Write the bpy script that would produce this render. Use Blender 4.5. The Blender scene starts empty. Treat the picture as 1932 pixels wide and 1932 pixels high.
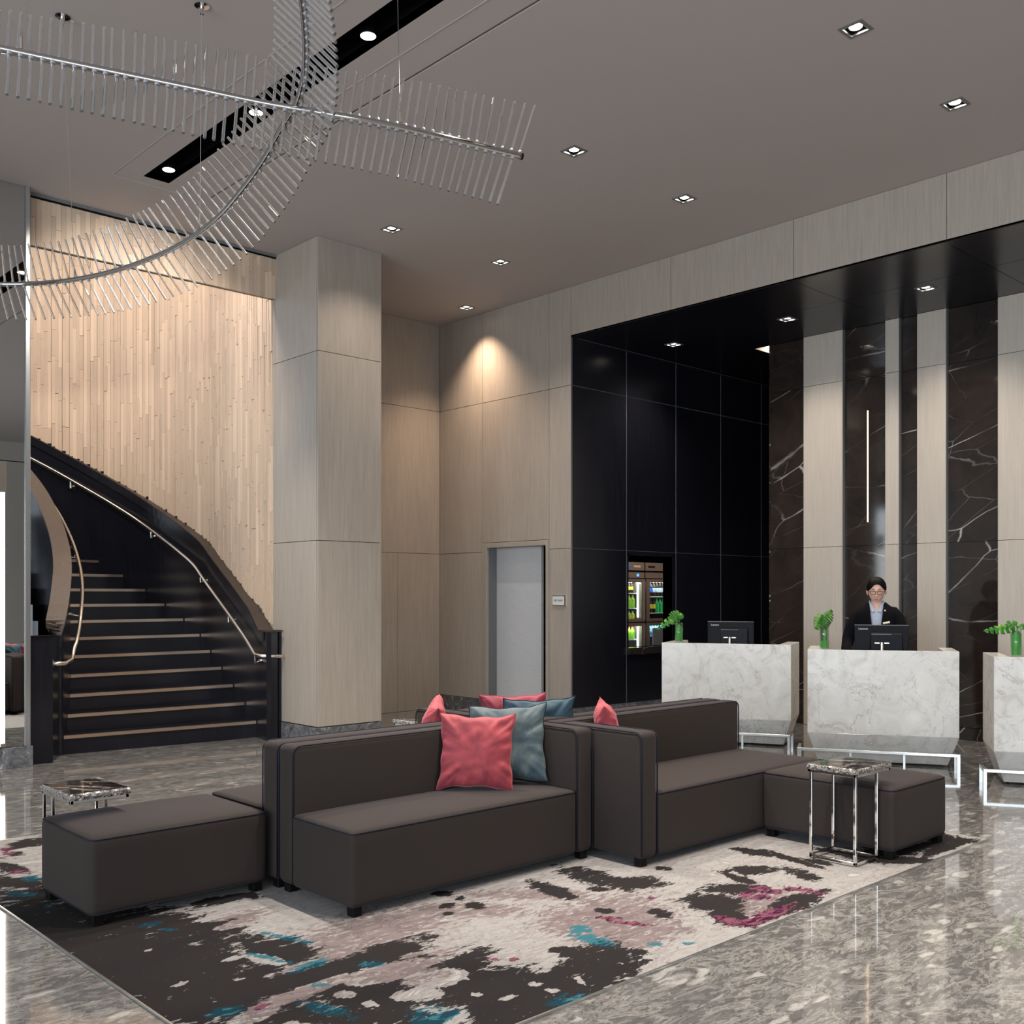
import bpy, bmesh, math, random
import numpy as np
from mathutils import Vector, Matrix, noise as mnoise
random.seed(7)
PI = math.pi
sc = bpy.context.scene
COL = sc.collection

# ------------------------------------------------------------------ camera, world, exposure
# room axes: +Y runs along the reception wall, +X runs towards it.  Camera stands at the origin, eye height 1.5 m.
F = 1936.0; HZ = 1124.0; CX = 966.0; CH = 1.5
VA = (-850 - CX) / F
NA = math.hypot(VA, 1)
AD = (VA / NA, 1 / NA)
BD = (AD[1], -AD[0])
cam = bpy.data.cameras.new('camera'); camo = bpy.data.objects.new('camera', cam); COL.objects.link(camo)
camo.location = (0, 0, CH)
camo.rotation_euler = (PI / 2, 0, -math.atan2(BD[1], AD[1]))
cam.sensor_width = 36; cam.sensor_fit = 'HORIZONTAL'
cam.lens = 36 * F / 1932
cam.shift_y = (HZ - 966) / 1932
cam.clip_start = 0.05; cam.clip_end = 100
sc.camera = camo
w = bpy.data.worlds.new('world'); sc.world = w; w.use_nodes = True
w.node_tree.nodes['Background'].inputs[0].default_value = (0.80, 0.90, 1.0, 1)
w.node_tree.nodes['Background'].inputs[1].default_value = 1.5
sc.view_settings.view_transform = 'Standard'; sc.view_settings.look = 'None'
sc.view_settings.exposure = 0.0; sc.view_settings.gamma = 1.0
sc.view_settings.use_curve_mapping = False
try:
    sc.cycles.max_bounces = 10; sc.cycles.transmission_bounces = 10; sc.cycles.glossy_bounces = 5
    sc.cycles.diffuse_bounces = 4; sc.cycles.caustics_reflective = False; sc.cycles.caustics_refractive = False
    sc.cycles.sample_clamp_indirect = 4.0; sc.cycles.use_denoising = True
except Exception: pass
WIN = 1.2     # daylight through the street windows
LAMP = 2.4    # ceiling lamps

def area(name, loc, rot, sx, sy, power, col, spread=PI):
    l = bpy.data.lights.new(name, 'AREA'); l.shape = 'RECTANGLE'; l.size = sx; l.size_y = sy
    l.energy = power; l.color = col; l.spread = spread
    o = bpy.data.objects.new(name, l); COL.objects.link(o); o.location = loc; o.rotation_euler = rot
    return o
# street windows: one long wall to the left (x = -7), one behind the camera (y = -6.5)
for k in range(3):
    area('daylight', (-6.85, -3.6 + 4.0 * k, 2.3), (0, -PI / 2, 0), 3.4, 3.2, 300 * WIN, (0.88, 0.95, 1.0))
for k in range(2):
    area('daylight', (-4.5 + 4.0 * k, -6.35, 2.3), (PI / 2, 0, 0), 3.2, 3.4, 120 * WIN, (0.86, 0.93, 1.0))

def cam2w(r, d): return (r * BD[0] + d * BD[1], r * AD[0] + d * AD[1])
def ray(px):
    k = (px - CX) / F; return cam2w(k, 1)
def atz(px, py, z):
    d = F * (CH - z) / (py - HZ); X, Y = cam2w((px - CX) / F * d, d); return Vector((X, Y, z))
def atd(px, py, d):
    X, Y = cam2w((px - CX) / F * d, d); return Vector((X, Y, CH - (py - HZ) * d / F))
def onX(px, py, X):
    dx, dy = ray(px); t = X / dx; return Vector((X, t * dy, CH - t * (py - HZ) / F))
def onY(px, py, Y):
    dx, dy = ray(px); t = Y / dy; return Vector((t * dx, Y, CH - t * (py - HZ) / F))
def w2p(X, Y, Z):
    r = X * BD[0] + Y * AD[0]; d = X * BD[1] + Y * AD[1]; return CX + F * r / d, HZ + F * (CH - Z) / d

# ------------------------------------------------------------------ node helpers and materials
def mat(name):
    m = bpy.data.materials.new(name); m.use_nodes = True
    nt = m.node_tree; b = nt.nodes['Principled BSDF']
    return m, nt, b
def N(nt, t, **k):
    n = nt.nodes.new(t)
    for a, v in k.items():
        if a == 'ins':
            for i, x in v.items(): n.inputs[i].default_value = x
        else: setattr(n, a, v)
    return n
def L(nt, a, b): nt.links.new(a, b)
def coords(nt, scale=(1, 1, 1), rot=(0, 0, 0), kind='Object', rnd=0.0):
    tc = N(nt, 'ShaderNodeTexCoord'); mp = N(nt, 'ShaderNodeMapping')
    mp.inputs['Scale'].default_value = scale; mp.inputs['Rotation'].default_value = rot
    src = tc.outputs[kind]
    if rnd:
        oi = N(nt, 'ShaderNodeObjectInfo'); ml = N(nt, 'ShaderNodeMath', operation='MULTIPLY'); ml.inputs[1].default_value = rnd
        L(nt, oi.outputs['Random'], ml.inputs[0])
        ad = N(nt, 'ShaderNodeVectorMath', operation='ADD'); L(nt, src, ad.inputs[0]); L(nt, ml.outputs[0], ad.inputs[1]); src = ad.outputs[0]
    L(nt, src, mp.inputs[0]); return mp.outputs[0]
def noise(nt, v, scale, detail=4, rough=0.55, dist=0.0):
    n = N(nt, 'ShaderNodeTexNoise'); L(nt, v, n.inputs['Vector']); n.inputs['Scale'].default_value = scale
    n.inputs['Detail'].default_value = detail; n.inputs['Roughness'].default_value = rough; n.inputs['Distortion'].default_value = dist
    return n.outputs['Fac']
def ramp(nt, f, stops, interp='LINEAR'):
    r = N(nt, 'ShaderNodeValToRGB'); r.color_ramp.interpolation = interp
    e = r.color_ramp.elements
    while len(e) > 1: e.remove(e[-1])
    for i, (p, c) in enumerate(stops):
        x = e[0] if i == 0 else e.new(p)
        x.position = p; x.color = (*c, 1) if len(c) == 3 else c
    L(nt, f, r.inputs[0]); return r.outputs[0]
def G(v): return (v, v, v)
def mix(nt, f, a, b, mode='MIX'):
    m = N(nt, 'ShaderNodeMix', data_type='RGBA', blend_type=mode)
    for s, x in ((0, f), (6, a), (7, b)):
        if hasattr(x, 'links') or hasattr(x, 'is_linked'): L(nt, x, m.inputs[s])
        else: m.inputs[s].default_value = x if s == 0 else (*x, 1)
    return m.outputs[2]
def math_(nt, op, a, b=0.0, clamp=False):
    m = N(nt, 'ShaderNodeMath', operation=op, use_clamp=clamp)
    for i, x in ((0, a), (1, b)):
        if hasattr(x, 'is_linked'): L(nt, x, m.inputs[i])
        else: m.inputs[i].default_value = x
    return m.outputs[0]
def bump(nt, b, h, strength=0.2, dist=0.01):
    n = N(nt, 'ShaderNodeBump'); n.inputs['Strength'].default_value = strength; n.inputs['Distance'].default_value = dist
    L(nt, h, n.inputs['Height']); L(nt, n.outputs[0], b.inputs['Normal'])
M = {}
def plain(name, col, rough=0.5, metal=0.0, **k):
    m, nt, b = mat(name); b.inputs['Specular IOR Level'].default_value = 0.12 if max(col) < .1 else 0.5; b.inputs['Base Color'].default_value = (*col, 1); b.inputs['Roughness'].default_value = rough
    b.inputs['Metallic'].default_value = metal
    for a, v in k.items(): b.inputs[a.replace('_', ' ')].default_value = v
    M[name] = m; return m
def wood(name, c0, c1, rough, gs=(14, 14, 0.8), gain=0.35, coat=0.0, rnd=0.15):
    m, nt, b = mat(name)
    v = coords(nt, gs, rnd=3.0)
    n1 = noise(nt, v, 3.0, 6, 0.6, 0.6)
    v2 = coords(nt, (2.2, 2.2, 0.5)); n2 = noise(nt, v2, 1.5, 3)
    c = ramp(nt, n1, [(0.25, c0), (0.75, c1)])
    c = mix(nt, math_(nt, 'MULTIPLY', n2, gain), c, tuple(x * 0.6 for x in c0))
    oi = N(nt, 'ShaderNodeObjectInfo')
    hv = N(nt, 'ShaderNodeHueSaturation'); L(nt, c, hv.inputs['Color'])
    L(nt, math_(nt, 'ADD', math_(nt, 'MULTIPLY', oi.outputs['Random'], rnd), 1.0 - rnd / 2), hv.inputs['Value'])
    L(nt, hv.outputs[0], b.inputs['Base Color']); b.inputs['Roughness'].default_value = rough
    b.inputs['Coat Weight'].default_value = coat; b.inputs['Coat Roughness'].default_value = 0.15
    bump(nt, b, n1, 0.08, 0.002)
    M[name] = m; return m
wood('taupe_wood', (0.355, 0.315, 0.275), (0.455, 0.41, 0.365), 0.48, rnd=0.08)
wood('pale_wood', (0.50, 0.46, 0.415), (0.60, 0.56, 0.51), 0.45, rnd=0.04)
wood('dark_wood', (0.0045, 0.005, 0.009), (0.013, 0.0135, 0.020), 0.24, gs=(20, 20, 0.9), rnd=0.3)
wood('brown_wood', (0.035, 0.026, 0.021), (0.06, 0.046, 0.038), 0.4, rnd=0.2)
wood('brown_cap', (0.085, 0.067, 0.056), (0.13, 0.105, 0.088), 0.4, rnd=0.1)
wood('plank', (0.56, 0.43, 0.325), (0.70, 0.56, 0.44), 0.6, gs=(25, 25, 2), gain=0.12, rnd=0.34)
plain('ceiling_paint', (0.46, 0.42, 0.41), 0.85)
plain('trim_grey', (0.16, 0.17, 0.18), 0.4)
plain('joint_black', (0.004, 0.004, 0.004), 0.6)
plain('chrome', (0.80, 0.80, 0.80), 0.06, 1.0)
plain('tube_chrome', (0.50, 0.49, 0.48), 0.07, 1.0)
plain('steel', (0.68, 0.62, 0.55), 0.24, 1.0)
plain('warm_steel', (0.86, 0.66, 0.52), 0.28, 1.0)
plain('satin_metal', (0.72, 0.76, 0.78), 0.28, 1.0)
plain('black_plastic', (0.003, 0.0035, 0.006), 0.45)
plain('grey_plastic', (0.008, 0.010, 0.016), 0.45)
plain('screen_grey', (0.12, 0.125, 0.13), 0.4)
plain('joint_metal', (0.16, 0.17, 0.20), 0.35)
plain('white_plastic', (0.70, 0.72, 0.72), 0.35)
plain('collar', (0.34, 0.35, 0.39), 0.35)
plain('leg_black', (0.006, 0.005, 0.005), 0.35)
plain('piping', (0.012, 0.013, 0.022), 0.6)
plain('room_wall', (0.52, 0.49, 0.46), 0.7)
plain('mirror', (0.66, 0.69, 0.70), 0.015, 1.0)
plain('cooler_brown', (0.20, 0.15, 0.125), 0.35, 0.5)
plain('cooler_inside', (0.75, 0.85, 0.85), 0.5)
m, nt, b = mat('glass'); b.inputs['Base Color'].default_value = (1, 1, 1, 1); b.inputs['Roughness'].default_value = 0.0
b.inputs['Transmission Weight'].default_value = 1.0; b.inputs['IOR'].default_value = 1.45; M['glass'] = m
m, nt, b = mat('acrylic'); b.inputs['Base Color'].default_value = (0.95, 0.96, 0.97, 1); b.inputs['Roughness'].default_value = 0.03
b.inputs['Transmission Weight'].default_value = 0.88; b.inputs['IOR'].default_value = 1.36; M['acrylic'] = m
m, nt, b = mat('thin_glass'); tr = N(nt, 'ShaderNodeBsdfTransparent'); gsy = N(nt, 'ShaderNodeBsdfGlossy'); gsy.inputs['Roughness'].default_value = 0.02
fr_n = N(nt, 'ShaderNodeLayerWeight'); fr_n.inputs[0].default_value = 0.5; mx_ = N(nt, 'ShaderNodeMixShader'); L(nt, math_(nt, 'ADD', math_(nt, 'MULTIPLY', math_(nt, 'POWER', fr_n.outputs['Facing'], 4.0), .55), .05), mx_.inputs[0]); L(nt, tr.outputs[0], mx_.inputs[1]); L(nt, gsy.outputs[0], mx_.inputs[2])
L(nt, mx_.outputs[0], nt.nodes['Material Output'].inputs['Surface']); tr.inputs[0].default_value = (0.93, 0.97, 0.96, 1); M['thin_glass'] = m
m, nt, b = mat('green_water'); b.inputs['Base Color'].default_value = (0.025, 0.34, 0.02, 1); b.inputs['Roughness'].default_value = 0.2
b.inputs['Transmission Weight'].default_value = 0.1; b.inputs['IOR'].default_value = 1.33; M['green_water'] = m
def emit(name, col, s):
    m, nt, b = mat(name); b.inputs['Base Color'].default_value = (0, 0, 0, 1)
    b.inputs['Emission Color'].default_value = (*col, 1); b.inputs['Emission Strength'].default_value = s; M[name] = m
emit('lamp_glow', (1.0, 0.86, 0.68), 14); emit('tube_glow', (1.0, 0.90, 0.78), 9); emit('reflection_glow', (1.0, 0.70, 0.42), 3.2)
emit('cooler_glow', (0.85, 1.0, 1.0), 4.0); emit('display_glow', (0.05, 0.25, 1.0), 3.0)

# sofa fabric
m, nt, b = mat('sofa_fabric')
v = coords(nt, (1, 1, 1)); n = noise(nt, v, 420, 2, 0.7); n2 = noise(nt, v, 2.5, 3)
c = mix(nt, n, (0.016, 0.0132, 0.0120), (0.031, 0.0252, 0.0230)); c = mix(nt, math_(nt, 'MULTIPLY', n2, 0.3), c, (0.030, 0.020, 0.021))
L(nt, c, b.inputs['Base Color']); b.inputs['Roughness'].default_value = 0.8
b.inputs['Sheen Weight'].default_value = 0.07; b.inputs['Specular IOR Level'].default_value = 0.2; b.inputs['Sheen Roughness'].default_value = 0.4
b.inputs['Sheen Tint'].default_value = (0.75, 0.72, 0.85, 1)
bump(nt, b, n, 0.25, 0.001); M['sofa_fabric'] = m
def velvet(name, c0, c1, sheen, edge):
    m, nt, b = mat(name); v = coords(nt, (1, 1, 1), kind='Object')
    n = ramp(nt, noise(nt, v, 6, 4, 0.6, 1.0), [(.35, G(0)), (.65, G(1))]); n2 = noise(nt, v, 260, 2)
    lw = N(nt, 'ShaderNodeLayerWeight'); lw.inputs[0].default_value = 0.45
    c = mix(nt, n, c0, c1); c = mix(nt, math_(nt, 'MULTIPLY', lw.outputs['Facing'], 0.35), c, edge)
    L(nt, c, b.inputs['Base Color']); b.inputs['Roughness'].default_value = 0.7
    b.inputs['Sheen Weight'].default_value = 0.25; b.inputs['Sheen Roughness'].default_value = 0.3; b.inputs['Sheen Tint'].default_value = (*sheen, 1)
    bump(nt, b, n2, 0.15, 0.001); M[name] = m
velvet('pink_velvet', (0.17, 0.014, 0.027), (0.29, 0.034, 0.046), (1.0, 0.5, 0.6), (0.62, 0.17, 0.20))
velvet('magenta_velvet', (0.13, 0.007, 0.022), (0.20, 0.018, 0.036), (1.0, 0.4, 0.5), (0.55, 0.10, 0.16))
velvet('teal_velvet', (0.018, 0.042, 0.068), (0.075, 0.105, 0.11), (0.6, 0.8, 0.85), (0.17, 0.23, 0.23))
velvet('blue_velvet', (0.006, 0.032, 0.062), (0.018, 0.058, 0.085), (0.5, 0.75, 0.9), (0.05, 0.12, 0.16))

# polished grey floor marble: pale shards lying in a grey ground
def floor_marble(name, bright=1.0):
    m, nt, b = mat(name)
    v = coords(nt, (1.0, 2.6, 1.0), rot=(0, 0, .35), rnd=40.0)
    dn = N(nt, 'ShaderNodeTexNoise'); L(nt, v, dn.inputs['Vector']); dn.inputs['Scale'].default_value = 3.0; dn.inputs['Detail'].default_value = 5
    av = N(nt, 'ShaderNodeVectorMath', operation='SCALE'); L(nt, dn.outputs['Color'], av.inputs[0]); av.inputs['Scale'].default_value = 0.40
    ad = N(nt, 'ShaderNodeVectorMath', operation='ADD'); L(nt, v, ad.inputs[0]); L(nt, av.outputs[0], ad.inputs[1])
    vo = N(nt, 'ShaderNodeTexVoronoi', feature='F1'); L(nt, ad.outputs[0], vo.inputs['Vector']); vo.inputs['Scale'].default_value = 6.0
    sep = N(nt, 'ShaderNodeSeparateColor'); L(nt, vo.outputs['Color'], sep.inputs[0])
    pick = ramp(nt, sep.outputs[0], [(0.0, G(0)), (0.70, G(0)), (0.80, G(1))])
    near = ramp(nt, vo.outputs['Distance'], [(0.28, G(1)), (0.42, G(0))])
    shard = mix(nt, 1.0, pick, near, 'MULTIPLY')
    vo2 = N(nt, 'ShaderNodeTexVoronoi', feature='F1'); L(nt, ad.outputs[0], vo2.inputs['Vector']); vo2.inputs['Scale'].default_value = 20.0
    sep2 = N(nt, 'ShaderNodeSeparateColor'); L(nt, vo2.outputs['Color'], sep2.inputs[0])
    small = ramp(nt, sep2.outputs[1], [(0.0, G(0)), (0.55, G(0)), (0.9, G(1))])
    big = noise(nt, v, 1.1, 5, 0.6, 0.5)
    fine = noise(nt, ad.outputs[0], 26, 7, 0.75, 0.35)
    k = bright
    c = ramp(nt, fine, [(0.3, (0.052, 0.052, 0.054)), (0.7, (0.165, 0.165, 0.168))])
    c = mix(nt, math_(nt, 'MULTIPLY', big, 0.55), c, (0.092, 0.092, 0.093))
    c = mix(nt, math_(nt, 'MULTIPLY', small, 0.38), c, (0.31, 0.31, 0.312))
    c = mix(nt, math_(nt, 'MULTIPLY', shard, 0.75), c, (0.38, 0.38, 0.375))
    vein = ramp(nt, noise(nt, ad.outputs[0], 3.0, 8, 0.75, 0.8), [(0.47, G(0)), (0.5, G(1)), (0.53, G(0))])
    dkv = ramp(nt, noise(nt, ad.outputs[0], 6.0, 8, 0.8, 0.5), [(0.475, G(0)), (0.5, G(1)), (0.525, G(0))])
    c = mix(nt, math_(nt, 'MULTIPLY', dkv, 0.45), c, (0.07, 0.068, 0.066))
    c = mix(nt, math_(nt, 'MULTIPLY', vein, 0.40), c, (0.45, 0.44, 0.42))
    L(nt, c, b.inputs['Base Color']); b.inputs['Roughness'].default_value = 0.07; b.inputs['Specular IOR Level'].default_value = 0.65
    b.inputs['Coat Weight'].default_value = 0.4; b.inputs['Coat Roughness'].default_value = 0.03
    M[name] = m
floor_marble('floor_marble')
# grey base marble
m, nt, b = mat('base_marble'); v = coords(nt, (1, 1, 1), rnd=20.0)
n = noise(nt, v, 7, 7, 0.7, 1.8); c = ramp(nt, n, [(0.35, (0.055, 0.06, 0.07)), (0.58, (0.16, 0.165, 0.18)), (0.68, (0.5, 0.51, 0.53))])
L(nt, c, b.inputs['Base Color']); b.inputs['Roughness'].default_value = 0.12; M['base_marble'] = m
# dark marble with fine white veins
def dark_marble(name, c0, c1, vs=1.0, amt=0.7, rough=0.06):
    m, nt, b = mat(name); v = coords(nt, (1, 1, 1), rot=(0.35, 0, 0), rnd=30.0)
    mp = N(nt, 'ShaderNodeMapping'); mp.inputs['Scale'].default_value = (0.6 * vs, 0.42 * vs, 1.15 * vs); L(nt, v, mp.inputs[0])
    g = noise(nt, v, 3.2, 6, 0.65, 0.8)
    c = ramp(nt, g, [(0.3, c0), (0.7, c1)])
    dn = N(nt, 'ShaderNodeTexNoise'); L(nt, mp.outputs[0], dn.inputs['Vector']); dn.inputs['Scale'].default_value = 2.2; dn.inputs['Detail'].default_value = 4
    dv = N(nt, 'ShaderNodeVectorMath', operation='SCALE'); L(nt, dn.outputs['Color'], dv.inputs[0]); dv.inputs['Scale'].default_value = 0.16
    da = N(nt, 'ShaderNodeVectorMath', operation='ADD'); L(nt, mp.outputs[0], da.inputs[0]); L(nt, dv.outputs[0], da.inputs[1])
    def crack(sc_, wd, amt_):
        vo = N(nt, 'ShaderNodeTexVoronoi', feature='DISTANCE_TO_EDGE'); L(nt, da.outputs[0], vo.inputs['Vector']); vo.inputs['Scale'].default_value = sc_
        return ramp(nt, vo.outputs['Distance'], [(0, G(amt_)), (wd, G(0))])
    v1 = crack(1.1, .0065, 1.0); v2 = crack(2.6, .008, .25)
    br = noise(nt, v, 1.4, 2); mk = ramp(nt, br, [(0.44, G(0.04)), (0.66, G(1))])
    vv = mix(nt, 1.0, mix(nt, 1.0, v1, v2, 'ADD'), mk, 'MULTIPLY')
    c = mix(nt, math_(nt, 'MULTIPLY', vv, amt, True), c, (0.72, 0.72, 0.72))
    L(nt, c, b.inputs['Base Color']); b.inputs['Roughness'].default_value = rough; M[name] = m
dark_marble('dark_marble', (0.013, 0.012, 0.012), (0.030, 0.022, 0.0195))
def streak(name, sc_, thr_, rgh):
    m, nt, b = mat(name); v = coords(nt, (1, 1, 1), rot=(0, 0, .9), rnd=9.0); mp = N(nt, 'ShaderNodeMapping'); mp.inputs['Scale'].default_value = (1.0, 4.5, 3.0); L(nt, v, mp.inputs[0])
    n1 = noise(nt, mp.outputs[0], sc_, 8, 0.72, 0.8); n2 = noise(nt, mp.outputs[0], sc_ * 2.3, 6, 0.7, 0.6)
    c = ramp(nt, n1, [(0.3, (0.008, 0.007, 0.008)), (thr_ - .03, (0.02, 0.018, 0.018)), (thr_, (0.55, 0.52, 0.49)), (thr_ + .03, (0.03, 0.027, 0.026)), (.9, (0.035, 0.03, 0.028))])
    s2 = ramp(nt, n2, [(thr_ + .01, G(0)), (thr_ + .035, G(.7)), (thr_ + .06, G(0))])
    c = mix(nt, s2, c, (0.45, 0.43, 0.42)); L(nt, c, b.inputs['Base Color']); b.inputs['Roughness'].default_value = rgh; M[name] = m
streak('table_marble', 3.2, .60, 0.07); streak('table_edge', 14.0, .50, 0.22)
# white quartzite of the desks
m, nt, b = mat('white_stone'); v = coords(nt, (1, 1, 1), rnd=25.0)
n1 = noise(nt, v, 4.5, 8, 0.62, 1.6); c = ramp(nt, n1, [(0.28, (0.50, 0.49, 0.47)), (0.45, (0.66, 0.665, 0.655)), (0.75, (0.76, 0.78, 0.78))])
n2 = noise(nt, v, 2.0, 6, 0.6, 1.6); ve = ramp(nt, n2, [(0.490, G(0)), (0.5, G(1)), (0.510, G(0))])
n3 = noise(nt, v, 11, 6, 0.6, 2.5); ve3 = ramp(nt, n3, [(0.485, G(0)), (0.5, G(0.5)), (0.515, G(0))])
mk = ramp(nt, noise(nt, v, 1.7, 2), [(0.4, G(0.05)), (0.65, G(1))])
c = mix(nt, math_(nt, 'MULTIPLY', mix(nt, 1.0, ve, mk, 'MULTIPLY'), 0.75), c, (0.27, 0.25, 0.23))
c = mix(nt, math_(nt, 'MULTIPLY', ve3, 0.5), c, (0.45, 0.43, 0.40))
L(nt, c, b.inputs['Base Color']); b.inputs['Roughness'].default_value = 0.16; M['white_stone'] = m
# brushed door cloth
m, nt, b = mat('door_linen'); v = coords(nt, (1, 1, 60)); n = noise(nt, v, 6, 3); c = ramp(nt, n, [(0.3, (0.50, 0.52, 0.55)), (0.7, (0.62, 0.635, 0.66))])
L(nt, c, b.inputs['Base Color']); b.inputs['Roughness'].default_value = 0.5; M['door_linen'] = m
plain('skin', (0.70, 0.45, 0.36), 0.5, Subsurface_Weight=0.08); plain('lips', (0.42, 0.17, 0.15), 0.45)
plain('hair', (0.004, 0.003, 0.003), 0.45); plain('suit', (0.003, 0.003, 0.0055), 0.85); plain('shirt', (0.40, 0.47, 0.60), 0.7)
plain('glasses_black', (0.015, 0.012, 0.012), 0.25); plain('tag_gold', (0.75, 0.66, 0.48), 0.3, 0.6); plain('eye_dark', (0.02, 0.015, 0.015), 0.3)
m, nt, b = mat('leaf'); v = coords(nt, (1, 1, 1)); n = noise(nt, v, 16, 3); c = ramp(nt, n, [(0.38, (0.012, 0.12, 0.012)), (0.56, (0.05, 0.25, 0.015)), (0.7, (0.30, 0.38, 0.02))])
L(nt, c, b.inputs['Base Color']); b.inputs['Roughness'].default_value = 0.3; M['leaf'] = m
for nme, col in dict(cola=(0.02, 0.008, 0.006), cola_label=(0.03, 0.10, 0.55), clear_label=(0.6, 0.66, 0.72), lime=(0.30, 0.62, 0.02), green_bottle=(0.01, 0.42, 0.10),
                     yellow_label=(0.8, 0.65, 0.05), water=(0.08, 0.35, 0.8), red_cap=(0.6, 0.03, 0.02), orange_pack=(0.75, 0.22, 0.03), pink_pack=(0.7, 0.25, 0.25), text_black=(0.01, 0.01, 0.01)).items():
    plain(nme, col, 0.3)
plain('text_white', (0.75, 0.75, 0.72), 0.4, Emission_Color=(1, 1, 1, 1), Emission_Strength=0.0)

# ------------------------------------------------------------------ mesh helpers
class MB:
    def __init__(s): s.v = []; s.f = []
    def add(s, vs, fs):
        o = len(s.v); s.v += [tuple(x) for x in vs]; s.f += [tuple(i + o for i in f) for f in fs]; return s
    def box(s, x0, x1, y0, y1, z0, z1):
        return s.add([(x0, y0, z0), (x1, y0, z0), (x1, y1, z0), (x0, y1, z0), (x0, y0, z1), (x1, y0, z1), (x1, y1, z1), (x0, y1, z1)],
                     [(0, 3, 2, 1), (4, 5, 6, 7), (0, 1, 5, 4), (1, 2, 6, 5), (2, 3, 7, 6), (3, 0, 4, 7)])
    def obox(s, o, u, v, w):   # origin + three edge vectors
        o, u, v, w = map(Vector, (o, u, v, w)); p = [o, o + u, o + u + v, o + v]; p += [q + w for q in p]
        return s.add(p, [(0, 3, 2, 1), (4, 5, 6, 7), (0, 1, 5, 4), (1, 2, 6, 5), (2, 3, 7, 6), (3, 0, 4, 7)])
    def tube(s, pts, r, n=10, caps=True):
        pts = [Vector(p) for p in pts]; rs = r if isinstance(r, (list, tuple)) else [r] * len(pts)
        rings = []; up = None
        for i, p in enumerate(pts):
            t = (pts[min(i + 1, len(pts) - 1)] - pts[max(i - 1, 0)]).normalized()
            if up is None:
                up = Vector((0, 0, 1)) if abs(t.z) < 0.9 else Vector((1, 0, 0))
            a = (up - t * up.dot(t)).normalized(); bb = t.cross(a); up = a
            rings.append([p + (a * math.cos(2 * PI * k / n) + bb * math.sin(2 * PI * k / n)) * rs[i] for k in range(n)])
        vs = [q for rg in rings for q in rg]
        fs = [(i * n + k, i * n + (k + 1) % n, (i + 1) * n + (k + 1) % n, (i + 1) * n + k) for i in range(len(pts) - 1) for k in range(n)]
        if caps: fs += [tuple(range(n))[::-1], tuple((len(pts) - 1) * n + k for k in range(n))]
        return s.add(vs, fs)
    def lathe(s, prof, c=(0, 0, 0), n=20):
        vs = [(c[0] + r * math.cos(2 * PI * k / n), c[1] + r * math.sin(2 * PI * k / n), c[2] + z) for r, z in prof for k in range(n)]
        fs = [(i * n + k, i * n + (k + 1) % n, (i + 1) * n + (k + 1) % n, (i + 1) * n + k) for i in range(len(prof) - 1) for k in range(n)]
        fs += [tuple(range(n))[::-1], tuple((len(prof) - 1) * n + k for k in range(n))]
        return s.add(vs, fs)
    def prism(s, poly, z0, z1):
        n = len(poly); vs = [(x, y, z0) for x, y in poly] + [(x, y, z1) for x, y in poly]
        return s.add(vs, [tuple(range(n))[::-1], tuple(range(n, 2 * n))] + [(i, (i + 1) % n, n + (i + 1) % n, n + i) for i in range(n)])
    def grid(s, rows):
        m = len(rows[0]); vs = [p for r in rows for p in r]
        return s.add(vs, [(i * m + j, i * m + j + 1, (i + 1) * m + j + 1, (i + 1) * m + j) for i in range(len(rows) - 1) for j in range(m - 1)])
    def mesh(s, name, m, smooth=False, bevel=0, seg=2, fix=True):
        me = bpy.data.meshes.new(name); me.from_pydata(s.v, [], s.f)
        bm = bmesh.new(); bm.from_mesh(me)
        if fix: bmesh.ops.recalc_face_normals(bm, faces=bm.faces)
        if bevel:
            bmesh.ops.bevel(bm, geom=list(bm.edges), offset=bevel, segments=seg, profile=0.5, affect='EDGES', clamp_overlap=True)
        for f in bm.faces: f.smooth = smooth
        bm.to_mesh(me); bm.free(); me.materials.append(M[m] if isinstance(m, str) else m)
        return me
    def obj(s, name, m, parent=None, **k):
        return link(name, s.mesh(name, m, **k), parent)
def link(name, me, parent=None, loc=None, rot=None):
    o = bpy.data.objects.new(name, me); COL.objects.link(o)
    if parent: o.parent = parent
    if loc: o.location = loc
    if rot: o.rotation_euler = rot
    return o
def child_world(o, parent):     # geometry given in world coordinates under an Empty that stands elsewhere
    o.parent = parent; o.matrix_parent_inverse = parent_matrix(parent).inverted(); return o
def parent_matrix(p):
    m = Matrix.LocRotScale(p.location, p.rotation_euler, p.scale)
    return m if p.parent is None else parent_matrix(p.parent) @ p.matrix_parent_inverse @ m
def thing(name, label, cat, loc=(0, 0, 0), rz=0, group=None):
    o = bpy.data.objects.new(name, None); COL.objects.link(o); o.location = loc; o.rotation_euler = (0, 0, rz)
    o.empty_display_size = 0.1; tag(o, label, cat, group); return o
def tag(o, label, cat, group=None):
    o['label'] = label; o['category'] = cat
    if group: o['group'] = group
    return o
def struct(o, label=None):
    o['kind'] = 'structure'
    if label: o['label'] = label
    return o
def copy_tree(o, parent=None):
    c = o.copy(); COL.objects.link(c)
    if parent: c.parent = parent
    for ch in [x for x in o.children]:
        copy_tree(ch, c)
    return c
def rects_minus(x0, x1, y0, y1, holes):
    xs = sorted({x0, x1, *[v for h in holes for v in h[:2] if x0 < v < x1]}); ys = sorted({y0, y1, *[v for h in holes for v in h[2:] if y0 < v < y1]})
    out = []
    for a, b2 in zip(xs, xs[1:]):
        run = None
        for c, d in zip(ys, ys[1:]):
            mx, my = (a + b2) / 2, (c + d) / 2
            if any(h[0] < mx < h[1] and h[2] < my < h[3] for h in holes):
                if run: out.append((a, b2, *run)); run = None
            else: run = (run[0], d) if run else (c, d)
        if run: out.append((a, b2, *run))
    return out

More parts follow.
